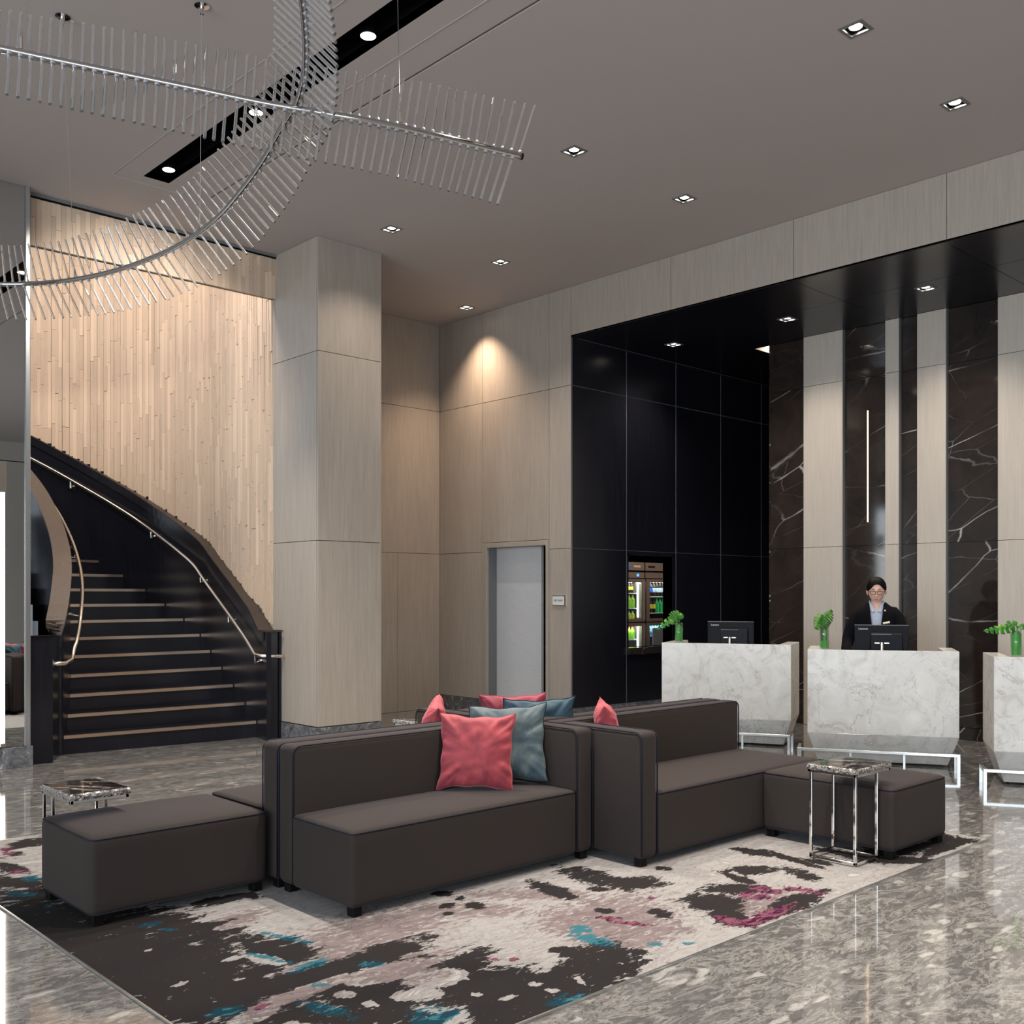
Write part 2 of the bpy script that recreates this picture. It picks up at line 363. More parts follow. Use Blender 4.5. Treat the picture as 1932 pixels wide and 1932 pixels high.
# ------------------------------------------------------------------ setting: floor, ceiling
CZ = 5.1; SZ = 4.516; WX = 8.675; NX = 10.73; DY = 8.245
plain('grout', (0.30, 0.30, 0.295), 0.4)
fl = struct(MB().box(-7, 15, -6.5, 16, -0.12, -0.0018).obj('floor', 'grout'))
T = 0.84
tile = MB().box(-T / 2 + .0012, T / 2 - .0012, -T / 2 + .0012, T / 2 - .0012, -0.0017, 0.0).mesh('tile', 'floor_marble')
tj = atz(1450, 1842.6, 0).y
RX0, RX1, RY0, RY1 = 1.585, 6.44, 2.60, 6.70      # the inlaid rug
kx0 = math.floor((0.2 - 3.515) / T); ky0 = math.floor((0.6 - tj) / T)
for i in range(kx0, kx0 + 13):
    for j in range(ky0, ky0 + 13):
        x = 3.515 + (i + .5) * T; y = tj + (j + .5) * T
        if RX0 < x - T / 2 and x + T / 2 < RX1 and RY0 < y - T / 2 and y + T / 2 < RY1: continue
        if y > 10.9 or x > 11.0: continue
        t = link('tile', tile, fl, (x, y, 0)); t.rotation_euler = (0, 0, random.choice((0, PI)))

lights_main = [(6.05, 3.26), (7.505, 3.26), (6.05, 5.715), (7.505, 5.715), (6.03, 8.157), (7.48, 8.157), (8.35, 9.734), (6.05, 0.81), (7.505, 0.81), (6.05, -1.64), (7.505, -1.64)]
slotx = (3.715, 3.945); slots = (*slotx, -5.0, 8.585)
holes = [slots, (4.355, 4.378, -5.0, 8.66)] + [(x - .062, x + .062, y - .062, y + .062) for x, y in lights_main]
c = MB()
for r in rects_minus(-7, 8.70, -6.5, 9.52, holes): c.box(*r, CZ, CZ + .06)
for r in rects_minus(-7, 8.70, 9.52, 10.75, [(-7, 3.05, 9.52, 10.75), (3.05, 5.60, 9.64, 10.75), (8.29, 8.41, 9.67, 9.80)]): c.box(*r, CZ, CZ + .06)
struct(c.obj('ceiling', 'ceiling_paint'))
struct(MB().box(-7.2, 8.9, -6.7, 10.8, CZ + .5, CZ + .6).obj('ceiling_slab', 'joint_black'))
c = MB()
x0, x1, y0, y1 = slots
for a in ((x0 - .01, x0, y0, y1), (x1, x1 + .01, y0, y1), (x0 - .01, x1 + .01, y1, y1 + .01), (x0 - .01, x1 + .01, y0 - .01, y0)): c.box(*a, CZ + .001, CZ + .45)
c.box(x0 - .01, x1 + .01, y0 - .01, y1 + .01, CZ + .44, CZ + .46)
c.box(4.35, 4.383, -5, 8.67, CZ + .03, CZ + .05)
struct(c.obj('trim_1', 'joint_black'), 'black lining of the long lighting slot in the ceiling')
c = MB()
for a in ((3.50, 3.506, -5, 8.74), (4.13, 4.136, -5, 8.74), (3.50, 4.136, 8.734, 8.74), (1.9, 1.906, -5, 9.5)): c.box(*a, CZ - .003, CZ + .001)
struct(c.obj('trim_2', 'ceiling_paint'), 'fine raised bead around the ceiling slot')

def spot(parent, loc, power, angle, col=(1.0, 0.86, 0.72), blend=0.95, size=0.05):
    l = bpy.data.lights.new('lamp_light', 'SPOT'); l.energy = power * LAMP; l.spot_size = angle; l.spot_blend = blend; l.color = col; l.shadow_soft_size = size
    o = bpy.data.objects.new('lamp_light', l); COL.objects.link(o); o.location = loc; o.parent = parent; return o
# recessed square downlights
h = .062
fm = MB()
for a in ((-.082, -h, -.082, .082), (h, .082, -.082, .082), (-h, h, -.082, -h), (-h, h, h, .082)): fm.box(*a, -.004, .002)
bezel = fm.mesh('bezel', 'trim_grey')
fm = MB()
for a in ((-h, -h + .004, -h, h), (h - .004, h, -h, h), (-h, h, -h, -h + .004), (-h, h, h - .004, h)): fm.box(*a, -.006, .004)
rim = fm.mesh('rim', 'satin_metal')
fm = MB()
for a in ((-h, -h + .004, -h, h), (h - .004, h, -h, h), (-h, h, -h, -h + .004), (-h, h, h - .004, h)): fm.box(*a, .004, .07)
fm.box(-h, h, -h, h, .07, .075)
can = fm.mesh('housing', 'black_plastic')
disc = MB().lathe([(0.0005, 0), (.040, 0), (.042, .004), (.038, .012)], (0, 0, .010), 24).mesh('lamp_disc', 'lamp_glow')
ring = MB().lathe([(.042, 0), (.048, .002), (.048, .02), (.042, .02)], (0, 0, .014), 24).mesh('lamp_ring', 'black_plastic')
def downlight(x, y, z, label, group, power, angle=1.9, colr=(1.0, 0.86, 0.72)):
    t = thing('ceiling_downlight', label, 'light', (x, y, z), 0, group)
    for n, me in (('bezel', bezel), ('rim', rim), ('housing', can), ('lamp_disc', disc), ('lamp_ring', ring)): link(n, me, t)
    spot(t, (0, 0, .004), power, angle, colr)
    return t
names = ['square downlight in the lobby ceiling nearest the top right edge, left one', 'square downlight in the lobby ceiling at far right above the fascia', 'square downlight right of the straight glass rod chandelier tip',
         'square downlight in mid ceiling above the fascia, nearer the wall', 'square downlight above the tall wood pillar', 'square downlight right of the pillar, two in from the corner',
         'square downlight close to the wood wall in the far corner']
for k, (x, y) in enumerate(lights_main):
    if k < 7:
        downlight(x, y, CZ, names[k], 'square recessed lobby downlights', (60 if k == 4 else 95) if k < 6 else 150, 2.0 if k != 6 else 1.7, (1.0, 0.86, 0.72) if k != 6 else (1.0, 0.72, 0.50))
    else: downlight(x, y, CZ, ['square lobby downlight beyond the right edge, first row', 'square lobby downlight beyond the right edge, second row', 'square lobby downlight far beyond the right edge, first row', 'square lobby downlight far beyond the right edge, second row'][k - 7], 'square recessed lobby downlights', 110, 2.2)
# round slot lamps
cyl = MB().lathe([(.05, 0), (.055, .0), (.055, .14), (.03, .15)], (0, 0, 0), 24).mesh('lamp_barrel', 'black_plastic')
face = MB().lathe([(.0005, -.004), (.045, -.004), (.05, 0), (.05, .004)], (0, 0, 0), 24).mesh('lamp_face', 'lamp_glow')
sl = [('round slot lamp at the far left end of the black ceiling slot', 8.33), ('round slot lamp hidden between the crossing chandelier arms', 6.90), ('round slot lamp in the black slot near the top edge of the picture', 5.46), ('round slot lamp just above the top edge of the picture', 4.0), ('round slot lamp beyond the picture top, second', 2.5), ('round slot lamp beyond the picture top, third', 0.8), ('round slot lamp beyond the picture top, farthest', -1.0)]
for lb, y in sl:
    t = thing('slot_lamp', lb or 'round slot lamp in the black slot beyond the picture top', 'light', (3.85 if y < 8 else 3.826, y, CZ + .008), 0, 'round lamps in the ceiling slot')
    link('lamp_barrel', cyl, t); link('lamp_face', face, t); spot(t, (0, 0, -.012), 260, 1.55, (1.0, 0.88, 0.75), 0.6, 0.04)

# ------------------------------------------------------------------ panelled walls
def panels(parent, axis, c0, thick, cols, rows, m, skip=(), gap=.006, name='wood_panel'):
    """flat panels standing proud of a backing; axis 'x' = wall in plane x=c0 (cols run along y), 'y' = plane y=c0"""
    for i, (a, b2) in enumerate(zip(cols, cols[1:])):
        for j, (z0, z1) in enumerate(zip(rows, rows[1:])):
            if (i, j) in skip: continue
            lo, hi = sorted((a, b2)); lo += gap / 2; hi -= gap / 2
            q = MB()
            if axis == 'x': q.box(min(c0, c0 + thick), max(c0, c0 + thick), lo, hi, z0 + gap / 2, z1 - gap / 2)
            else: q.box(lo, hi, min(c0, c0 + thick), max(c0, c0 + thick), z0 + gap / 2, z1 - gap / 2)
            q.obj(name, m, parent)
R3 = [0.184, 2.055, 3.955, CZ]
# wall_right: wood wall with the gift shop door, plus the fascia over the reception niche
DO0, DO1, DH = 8.655, 9.71, 2.105
wb = MB().box(WX + .02, WX + .16, DO1 + .04, 10.66, 0, CZ).box(WX + .02, WX + .16, DY + .14, DO0 - .04, 0, CZ).box(WX + .02, WX + .16, DO0 - .04, DO1 + .04, DH + .04, CZ)
wr = struct(wb.obj('wall_right', 'joint_black'))
panels(wr, 'x', WX, .02, [10.66, 9.80], R3, 'taupe_wood')
panels(wr, 'x', WX, .02, [9.80, 8.603], [2.17, 3.955, CZ], 'taupe_wood')
panels(wr, 'x', WX, .02, [8.603, DY], R3, 'taupe_wood')
fy = [DY, 6.785, 5.315, 3.84, 2.365, .89, -.585, -2.06, -3.5, -6.5]
wf = struct(MB().box(WX + .02, WX + .10, -6.5, DY + .1, SZ + .02, CZ).obj('trim_3', 'joint_black'), 'backing of the wood fascia over the reception niche')
panels(wf, 'x', WX, .02, fy, [SZ, CZ], 'taupe_wood')
MB().box(WX, WX + .1, -6.5, DY, SZ - .004, SZ + .018).obj('edge_strip', 'dark_wood', wf)
# end face of the wood wall at the niche
MB().box(WX, WX + .021, DY - .003, DY + .001, 0.184, SZ).obj('edge_strip', 'trim_grey', wr)
struct(MB().box(WX - .012, WX + .02, 9.80, 10.66, 0, .184).box(WX - .012, WX + .02, DY - .012, 8.603, 0, .184).obj('baseboard_right', 'base_marble'))
# door_1 : frame, sliding leaf left partly open
d1 = struct(MB().box(WX - .01, WX + .03, DO1, 9.797, 0, 2.165).box(WX - .01, WX + .03, 8.607, DO0, 0, 2.165).box(WX - .01, WX + .03, DO0, DO1, DH, 2.165).obj('door_1', 'taupe_wood', bevel=.003, seg=1), 'gift shop doorway with wood casing')
MB().box(WX + .03, WX + .165, DO1, DO1 + .03, 0, DH).box(WX + .03, WX + .165, DO0 - .03, DO0, 0, DH).box(WX + .03, WX + .165, DO0 - .03, DO1 + .03, DH, DH + .03).obj('jamb', 'trim_grey', d1)
MB().box(WX + .17, WX + .21, 8.905, 9.95, .012, DH + .05).obj('sliding_leaf', 'door_linen', d1)
MB().box(WX + .165, WX + .22, 8.905, 9.9, 0, .03).obj('sill_track', 'trim_grey', d1)
# gift shop rack in the door gap
rk = thing('display_rack', 'dark gift shop shelf rack seen through the narrow door gap', 'shelf', (9.75, 9.15, 0))
q = MB()
for z in (.1, .45, .8, 1.15, 1.5, 1.85, 2.15): q.box(-.25, .25, -.55, .55, z, z + .02)
q.obj('shelf', 'leg_black', rk); MB().box(.25, .28, -.55, .55, 0, 2.2).obj('back_panel', 'leg_black', rk); MB().box(-.25, .25, -.58, -.55, 0, 2.2).box(-.25, .25, .55, .58, 0, 2.2).obj('side_panel', 'leg_black', rk)
for k, (y, z, mm, lb) in enumerate([(8.98, 1.37, 'orange_pack', 'orange snack packs on the rack behind the door gap, middle shelf'), (8.98, .82, 'orange_pack', 'orange snack packs on the rack behind the door gap, low shelf'),
                                     (8.98, 1.17, 'pink_pack', 'small pink packet on the rack behind the door gap'), (8.98, 1.52, 'clear_label', 'small grey ornament on the rack behind the door gap')]):
    o = MB().box(-.14, .1, -.12, .12, 0, .035).box(-.12, .08, -.1, .1, .035, .06).obj('snack_pack', mm, bevel=.006); o.location = (9.68, y, {0: 1.17, 1: .82, 2: .47, 3: 1.52}[k]); tag(o, lb, 'snack', 'packs on the gift shop rack')
# bump wall (far corner)
BY = 10.66
wk = struct(MB().box(6.38, WX + .2, BY + .02, BY + .15, 0, CZ).obj('wall_back', 'joint_black'))
panels(wk, 'y', BY, .02, [6.38, WX], [2.055, 3.955, CZ], 'taupe_wood'); panels(wk, 'y', BY, .02, [6.38, 7.975, WX], [0.0, 2.055], 'taupe_wood', gap=.005)
# pillar
PX0, PX1, PY0, PY1 = 5.602, 6.38, 8.808, 10.66
pl = thing('wood_pillar', 'tall square pillar clad in taupe wood panels beside the staircase', 'pillar', (0, 0, 0))
MB().box(PX0 + .02, PX1 - .02, PY0 + .02, PY1, 0.0, CZ).obj('core', 'joint_black', pl)
panels(pl, 'y', PY0, .02, [PX0, PX1], R3, 'taupe_wood'); panels(pl, 'x', PX0, .02, [PY0 + .02, PY0 + .83], R3, 'taupe_wood'); panels(pl, 'x', PX1 - .02, .02, [PY0 + .02, BY], R3, 'taupe_wood')
panels(pl, 'x', PX0, .02, [PY0 + .83, BY], R3, 'taupe_wood')
MB().box(PX0 - .006, PX1 + .006, PY0 - .006, BY, 0, .178).obj('plinth', 'base_marble', pl)

# niche : dark wall with the shop window, soffit, marble wall
OX0, OX1, OZ0, OZ1 = 9.70, 10.566, .86, 2.0
def wall_y_with_hole(y0, y1, x0, x1, z0, z1, hole):
    q = MB()
    for a, b2, c2, d in rects_minus(x0, x1, z0, z1, [hole]): q.box(a, b2, y0, y1, c2, d)
    return q
wn = struct(wall_y_with_hole(DY + .008, DY + .15, WX + .025, 14, 0, SZ + .6, (OX0, OX1, OZ0, OZ1)).obj('wall_niche', 'joint_metal'))
cx = [WX + .021, 9.665, 10.645, 11.63, 12.61, 13.6]
panels(wn, 'y', DY, .02, cx, [2.055, 3.955, SZ], 'dark_wood', gap=.009, name='dark_panel')
panels(wn, 'y', DY, .02, [cx[0], cx[1]], [.184, 2.055], 'dark_wood', gap=.005, name='dark_panel')
panels(wn, 'y', DY, .02, cx[2:], [.184, 2.055], 'dark_wood', gap=.005, name='dark_panel')
q = MB()
for a, b2, c2, d in rects_minus(9.668, 10.642, .184, 2.052, [(OX0, OX1, OZ0, OZ1)]): q.box(a, b2, DY, DY + .02, c2, d)
q.obj('dark_panel', 'dark_wood', wn)
struct(MB().box(WX + .02, 14, DY - .014, DY, 0, .18).obj('baseboard_niche', 'base_marble'))
w1 = struct(MB().box(OX0 - .02, OX0, DY - .004, DY + .15, OZ0, OZ1 + .02).box(OX1, OX1 + .02, DY - .004, DY + .15, OZ0, OZ1 + .02).box(OX0 - .02, OX1 + .02, DY - .004, DY + .15, OZ1, OZ1 + .02).obj('window_1', 'dark_wood'), 'tall serving opening into the gift shop')
MB().box(OX0 - .03, OX1 + .7, DY - .05, DY + .16, OZ0 - .085, OZ0).obj('sill', 'dark_marble', w1)
for x_ in cx[1:-1]:
    for z0_, z1_ in ((.184, 4.50),):
        if abs(x_ - 9.665) < .01 or abs(x_ - 10.645) < .01 or True: MB().box(x_ - .003, x_ + .003, DY - .002, DY + .004, z0_, z1_).obj('edge_strip', 'joint_metal', wn)
# soffit panels
nl = [(9.845, 7.657), (9.845, 6.108), (9.845, 4.564), (9.845, 3.02), (9.845, 1.47)]
hl = [(x - .062, x + .062, y - .062, y + .062) for x, y in nl]
so = struct(MB().box(WX + .02, 14, -6.5, 6.86, SZ + .1, SZ + .14).box(WX + .02, 14, 7.3, DY, SZ + .1, SZ + .14).obj('soffit', 'joint_black'))
ys = [DY, 6.805, 5.335, 3.855, 2.365, .89, -.585, -2.06, -3.5, -6.5]
for a, b2 in zip(ys, ys[1:]):
    for x0, x1 in ((WX + .002, 9.64), (9.64, 10.715)):
        q = MB()
        for r in rects_minus(x0 + .003, x1 - .003, b2 + .003, a - .003, hl): q.box(*r, SZ, SZ + .02)
        q.obj('soffit_panel', 'dark_wood', so)
q = MB()
for r in rects_minus(10.72, 14, 6.7, DY, [(10.74, 11.7, 6.86, 7.16)]): q.box(*r, SZ, SZ + .02)
q.obj('soffit_panel', 'dark_wood', so)
q = MB().box(10.73, 11.71, 7.16, 7.17, SZ, SZ + .35).box(10.73, 11.71, 6.85, 6.86, SZ, SZ + .35).box(10.73, 10.74, 6.86, 7.16, SZ, SZ + .35).box(11.7, 11.71, 6.86, 7.16, SZ, SZ + .35).box(10.73, 11.71, 6.85, 7.17, SZ + .35, SZ + .36)
struct(q.obj('trim_4', 'pale_wood'), 'lit cove recess in the niche ceiling')
t = thing('cove_lamp', 'small warm lamp in the lit recess of the dark niche ceiling', 'light', (11.3, 7.01, SZ + .33)); MB().lathe([(.03, 0), (.03, .01), (.01, .012)]).obj('lamp_disc', 'lamp_glow', t); spot(t, (0, 0, -.01), 40, 2.6)
nn = ['small square downlight in the dark niche ceiling above the shop window', 'small square downlight in the dark niche ceiling above the left desk', 'small square downlight in the dark niche ceiling above the receptionist',
      'square downlight in the dark niche ceiling beyond the right edge, first', 'square downlight in the dark niche ceiling beyond the right edge, second']
for k, (x, y) in enumerate(nl): downlight(x, y, SZ, nn[k], 'downlights in the dark niche ceiling', 85, 2.1)
# marble wall with upright wood fins
wm = struct(MB().box(NX + .02, NX + .25, -6.5, 6.9, 0, SZ + .02).obj('wall_marble', 'joint_black'))
MB().box(NX, NX + .25, 6.885, 6.905, 0, SZ).obj('end_panel', 'dark_marble', wm)
strips = [('m', 6.885, 6.412), ('w', 6.412, 5.915), ('m', 5.915, 5.407), ('w', 5.407, 5.25), ('m', 5.25, 5.048), ('w', 5.048, 4.735), ('m', 4.735, 4.208), ('w', 4.208, 3.72), ('m', 3.72, 3.1), ('w', 3.1, 2.6), ('m', 2.6, 1.2), ('w', 1.2, .6), ('m', .6, -6.5)]
for kd, a, b2 in strips:
    if kd == 'm': panels(wm, 'x', NX, .02, [a, b2], [.13, 2.06, 3.935, SZ], 'dark_marble', gap=.004, name='marble_panel')
    else:
        panels(wm, 'x', NX - .05, .07, [a, b2], [0.0, 2.06, 3.935, SZ], 'pale_wood', gap=.005)
        MB().box(NX - .047, NX + .01, b2 - .005, b2 + .004, 0, SZ).obj('edge_strip', 'trim_grey', wm)
struct(MB().box(NX - .012, NX + .02, -6.5, 6.89, 0, .128).obj('baseboard_marble', 'dark_marble'))
for lb, y, z0, z1, wd in (('thin glowing stand-in for a light reflection on marble left of the receptionist', 5.631, 2.322, 3.564, .007), ('long thin glowing stand-in for a reflection along the narrow marble strip', 5.056, 2.12, 3.23, .004)):
    t = thing('tube_reflection', lb, 'light', (NX, y, z0), 0, 'glowing reflection strips on the marble')  # glowing strips stand in for a light tube's reflection in the polished stone
    MB().box(-.012, 0, -wd, wd, 0, z1 - z0).obj('reflection_strip', 'reflection_glow', t); MB().box(-.006, .0, -wd - .004, wd + .004, -.004, z1 - z0 + .004).obj('strip_border', 'black_plastic', t)
# corridor and shop shells
struct(MB().box(14, 14.1, 6.5, 13, 0, 5.2).obj('wall_corridor', 'joint_black'))
struct(MB().box(11.0, 14, 6.8, 6.9, 0, SZ + .1).obj('wall_corridor_side', 'joint_black'))
q = MB().box(WX + .16, 14, 11.9, 12, 0, 2.6).box(WX + .16, 14, DY + .15, 12, 2.45, 2.55)
struct(q.obj('wall_shop', 'room_wall'), 'plain shop walls and ceiling behind the serving opening')
area('shop_light', (11.6, 9.0, 2.4), (0, 0, 0), 2.2, .7, 28, (1.0, 0.85, 0.7))

# mirror wall on the left, with marble base and light tube
MY = 9.5
wl = struct(MB().box(-7, 3.05, MY + .02, MY + .12, 0, CZ).obj('wall_mirror', 'joint_black'))
for x0, x1 in ((2.2, 3.045),):
    MB().box(x0, x1, MY, MY + .02, .184, 2.668).obj('mirror_panel', 'mirror', wl); MB().box(x0, x1, MY, MY + .02, 2.676, CZ).obj('mirror_panel', 'mirror', wl)
panels(wl, 'y', MY, .02, [-7, -5, -3, -1, .6, 2.19], [.184, 2.055, 3.955, CZ], 'taupe_wood')
MB().box(3.045, 3.088, MY - .015, MY + .6, .184, CZ).obj('edge_strip', 'trim_grey', wl)
MB().box(3.05, 3.081, MY - .018, MY - .015, .184, CZ).obj('edge_strip', 'satin_metal', wl)
struct(MB().box(-7, 3.105, MY - .03, MY + .6, 0, .18).obj('baseboard_mirror', 'base_marble', bevel=.003, seg=1))
t = thing('light_tube', 'tall bright vertical light tube standing against the mirror at left edge', 'light', (2.845, MY - .06, .2))
MB().tube([(0, 0, .03), (0, 0, 2.19)], .017, 14).obj('tube', 'tube_glow', t, smooth=True)
MB().box(-.03, .03, .0, .055, 2.19, 2.46).obj('top_housing', 'steel', t); MB().box(-.02, .02, -.015, .045, 0, .03).obj('bottom_cap', 'steel', t)

# other room walls behind and left of the viewer
q = MB()
for a, b2, c2, d in rects_minus(-7, 14, 0, CZ, [(-6.1 + 4 * k, -2.9 + 4 * k, .4, 4.2) for k in range(2)]): q.box(a, b2, -6.7, -6.5, c2, d)
wfr = struct(q.obj('wall_front', 'room_wall'))
q = MB()
for a, b2, c2, d in rects_minus(-6.5, 10, 0, CZ, [(-5.3 + 4 * k, -1.9 + 4 * k, .4, 4.2) for k in range(3)]): q.box(-7.2, -7, a, b2, c2, d)
wlf = struct(q.obj('wall_left', 'room_wall'))
for k in range(2):
    x0 = -6.1 + 4 * k; fr = MB()
    for x in (x0, x0 + 1.05, x0 + 2.11, x0 + 3.16): fr.box(x, x + .04, -6.62, -6.56, .4, 4.2)
    fr.box(x0, x0 + 3.2, -6.62, -6.56, .4, .44).box(x0, x0 + 3.2, -6.62, -6.56, 4.16, 4.2).box(x0, x0 + 3.2, -6.62, -6.56, 2.6, 2.64)
    wd = struct(fr.obj('window_%d' % (k + 2), 'trim_grey')); MB().box(x0, x0 + 3.2, -6.60, -6.59, .4, 4.2).obj('pane', 'glass', wd)
for k in range(3):
    y0 = -5.3 + 4 * k; fr = MB()
    for y in (y0, y0 + 1.12, y0 + 2.24, y0 + 3.36): fr.box(-7.12, -7.06, y, y + .04, .4, 4.2)
    fr.box(-7.12, -7.06, y0, y0 + 3.4, .4, .44).box(-7.12, -7.06, y0, y0 + 3.4, 4.16, 4.2)
    wd = struct(fr.obj('window_%d' % (k + 6), 'trim_grey')); MB().box(-7.1, -7.09, y0, y0 + 3.4, .4, 4.2).obj('pane', 'glass', wd)

# ------------------------------------------------------------------ staircase
RZ = .1755
Rp = [(503, 10.60), (484, 10.86), (462, 11.07), (440, 11.27), (418, 11.49), (397, 11.72), (377, 11.95), (346, 12.18), (311, 12.36), (274, 12.48), (232, 12.54), (186, 12.56), (137, 12.55), (85, 12.50), (28, 12.42), (-35, 12.3)]
Lp = [(112, 9.62), (120, 9.68), (127, 9.90), (131, 10.10), (133, 10.34), (131, 10.62), (125, 10.9), (116, 11.12), (104, 11.3), (90, 11.45), (72, 11.58), (50, 11.68), (25, 11.74), (-8, 11.78), (-45, 11.8), (-90, 11.8)]
def cat(P, t):
    n = len(P) - 1; t = max(0, min(n - 1e-6, t)); i = int(t); u = t - i
    g = lambda k: Vector(P[max(0, min(n, k))])
    a, b2, c2, d = g(i - 1), g(i), g(i + 1), g(i + 2)
    return 0.5 * ((2 * b2) + (c2 - a) * u + (2 * a - 5 * b2 + 4 * c2 - d) * u * u + (3 * b2 - a - 3 * c2 + d) * u * u * u)
def pd(q): return Vector(cam2w((q[0] - CX) / F * q[1], q[1]))
RW = [pd(q) for q in Rp]; LW = [pd(q) for q in Lp]
def rc(t): return cat([tuple(v) for v in RW], t)
def lc(t): return cat([tuple(v) for v in LW], t)
def nrm(fn, t):
    d = fn(min(t + .1, len(RW) - 1.001)) - fn(max(t - .1, 0)); d.normalize(); return Vector((d.y, -d.x))   # to the right of travel
st = thing('curved_staircase', 'dark curved staircase rising left with steel edged steps', 'staircase', (0, 0, 0))
# index i: i=1 first nosing. Step i covers from i to i+1 at height i*RZ
for i in range(1, 15):
    a, b2, c2, d = LW[i], RW[i], RW[i + 1], LW[i + 1]
    a2 = a + (a - b2).normalized() * .25; d2 = d + (d - c2).normalized() * .25
    z0 = 0 if i < 3 else (i - 2.4) * RZ
    s_ = MB(); s_.prism([tuple(a if i < 2 else a2), tuple(b2), tuple(c2), tuple(d2)], z0, i * RZ)
    so_ = s_.obj('step', 'dark_wood', st)
    f0 = (b2 - a).normalized(); back = Vector((-f0.y, f0.x))
    L0 = a - back * .012; R0 = b2 - back * .012 - f0 * .01
    q = MB().prism([tuple(L0), tuple(R0), tuple(R0 + back * .035), tuple(L0 + back * .035)], i * RZ - .028, i * RZ + .003)
    q.obj('nosing', 'warm_steel', so_)
CAPR = 1.07 - 0.0
def poff(t): return .115 + .065 * max(0, 1 - t / 2.5)
def capz(t): return 1.128 if t < .35 else max(1.128, RZ * t + CAPR - .09 * max(0, (1.6 - t)))
ts = [x * .25 for x in range(0, 60)]
# outer balustrade: inner dark face in panels
joints = [0, 2.25, 5.0, 8.3, 11.5, 14.9]
for j0, j1 in zip(joints, joints[1:]):
    q = MB(); n = max(4, int((j1 - j0) * 4)); rows = []
    tt = [j0 + .006 + (j1 - j0 - .012) * k / n for k in range(n + 1)]
    inn = [rc(t) for t in tt]; out = [rc(t) + nrm(rc, t) * .05 for t in tt]
    vs = []; fs = []
    for k, t in enumerate(tt):
        for p, z in ((inn[k], 0), (inn[k], capz(t)), (out[k], capz(t)), (out[k], 0)): vs.append((p.x, p.y, z))
    for k in range(n):
        for e in range(4): fs.append((k * 4 + e, k * 4 + (e + 1) % 4, (k + 1) * 4 + (e + 1) % 4, (k + 1) * 4 + e))
    fs += [(0, 1, 2, 3), tuple(n * 4 + e for e in (3, 2, 1, 0))]
    q.add(vs, fs).obj('balustrade_panel', 'dark_wood', st)
# newel block at the foot, right
nb = [Vector((5.645, 9.53)), Vector((5.748, 9.53)), Vector((5.748, 9.75)), Vector(RW[0]) + Vector((.12, .1)), Vector(RW[0])]
MB().prism([tuple(v) for v in [Vector((5.50, 9.57)), Vector((5.60, 9.53)), Vector((5.60, 9.9)), RW[0] + Vector((.06, .12)), RW[0]]], 0, 1.118).obj('newel', 'dark_wood', st)
MB().box(5.575, 5.602, 9.505, 9.66, 0, 1.12).obj('newel_post', 'dark_wood', st)
MB().prism([tuple(v) for v in [Vector((5.49, 9.56)), Vector((5.602, 9.50)), Vector((5.602, 9.9)), RW[0] + Vector((.08, .12)), RW[0] + Vector((-.015, 0))]], 1.118, 1.135).obj('newel_cap', 'leg_black', st)
def ribbon(fn, t0, t1, w0, w1, zf, th, name, m, parent, n=60):
    vs = []; fs = []
    for k in range(n + 1):
        t = t0 + (t1 - t0) * k / n; p = fn(t); nn_ = nrm(fn, t)
        w1_ = w1(t) if callable(w1) else w1
        for w_, z in ((w0, zf(t)), (w1_, zf(t)), (w1_, zf(t) - th), (w0, zf(t) - th)):
            q = p + nn_ * w_; vs.append((q.x, q.y, z))
    for k in range(n):
        for e in range(4): fs.append((k * 4 + e, k * 4 + (e + 1) % 4, (k + 1) * 4 + (e + 1) % 4, (k + 1) * 4 + e))
    fs += [(0, 1, 2, 3), tuple(n * 4 + e for e in (3, 2, 1, 0))]
    return MB().add(vs, fs).obj(name, m, parent)
ribbon(rc, .0, 14.9, -.012, lambda t: poff(t) - .012, lambda t: capz(t) + .015, .02, 'balustrade_cap', 'brown_wood', st)
ribbon(rc, .3, 14.9, -.016, -.006, lambda t: capz(t) + .002, .10, 'cap_fascia', 'dark_wood', st)
# inner balustrade: newel block, curved wall, broad brown cap
MB().box(3.09, 3.30, 9.55, 9.68, 0, 1.128).obj('newel', 'dark_wood', st)
MB().box(3.08, 3.312, 9.54, 9.69, 1.128, 1.142).obj('newel_cap', 'leg_black', st)
MB().prism([(3.295, 9.56), tuple(LW[0] + Vector((0, 0))), tuple(LW[1]), tuple(LW[2]), (3.30, 9.9)], 0, .9).obj('newel_flare', 'dark_wood', st)
def capl(t): return 1.13 + max(0, t - .35) * RZ * .98
vs = []; fs = []; n = 50
for k in range(n + 1):
    t = .0 + 13.5 * k / n; p = lc(t); nn_ = nrm(lc, t)
    for w_, z in ((0, 0), (0, capl(t)), (-.13, capl(t)), (-.13, 0)):
        q = p + nn_ * w_; vs.append((q.x, q.y, z))
for k in range(n):
    for e in range(4): fs.append((k * 4 + e, k * 4 + (e + 1) % 4, (k + 1) * 4 + (e + 1) % 4, (k + 1) * 4 + e))
fs += [(0, 1, 2, 3), tuple(n * 4 + e for e in (3, 2, 1, 0))]
MB().add(vs, fs).obj('inner_balustrade', 'dark_wood', st)
ribbon(lc, .15, 13.5, -.16, .012, lambda t: capl(t) + .02, .025, 'inner_cap', 'brown_cap', st)

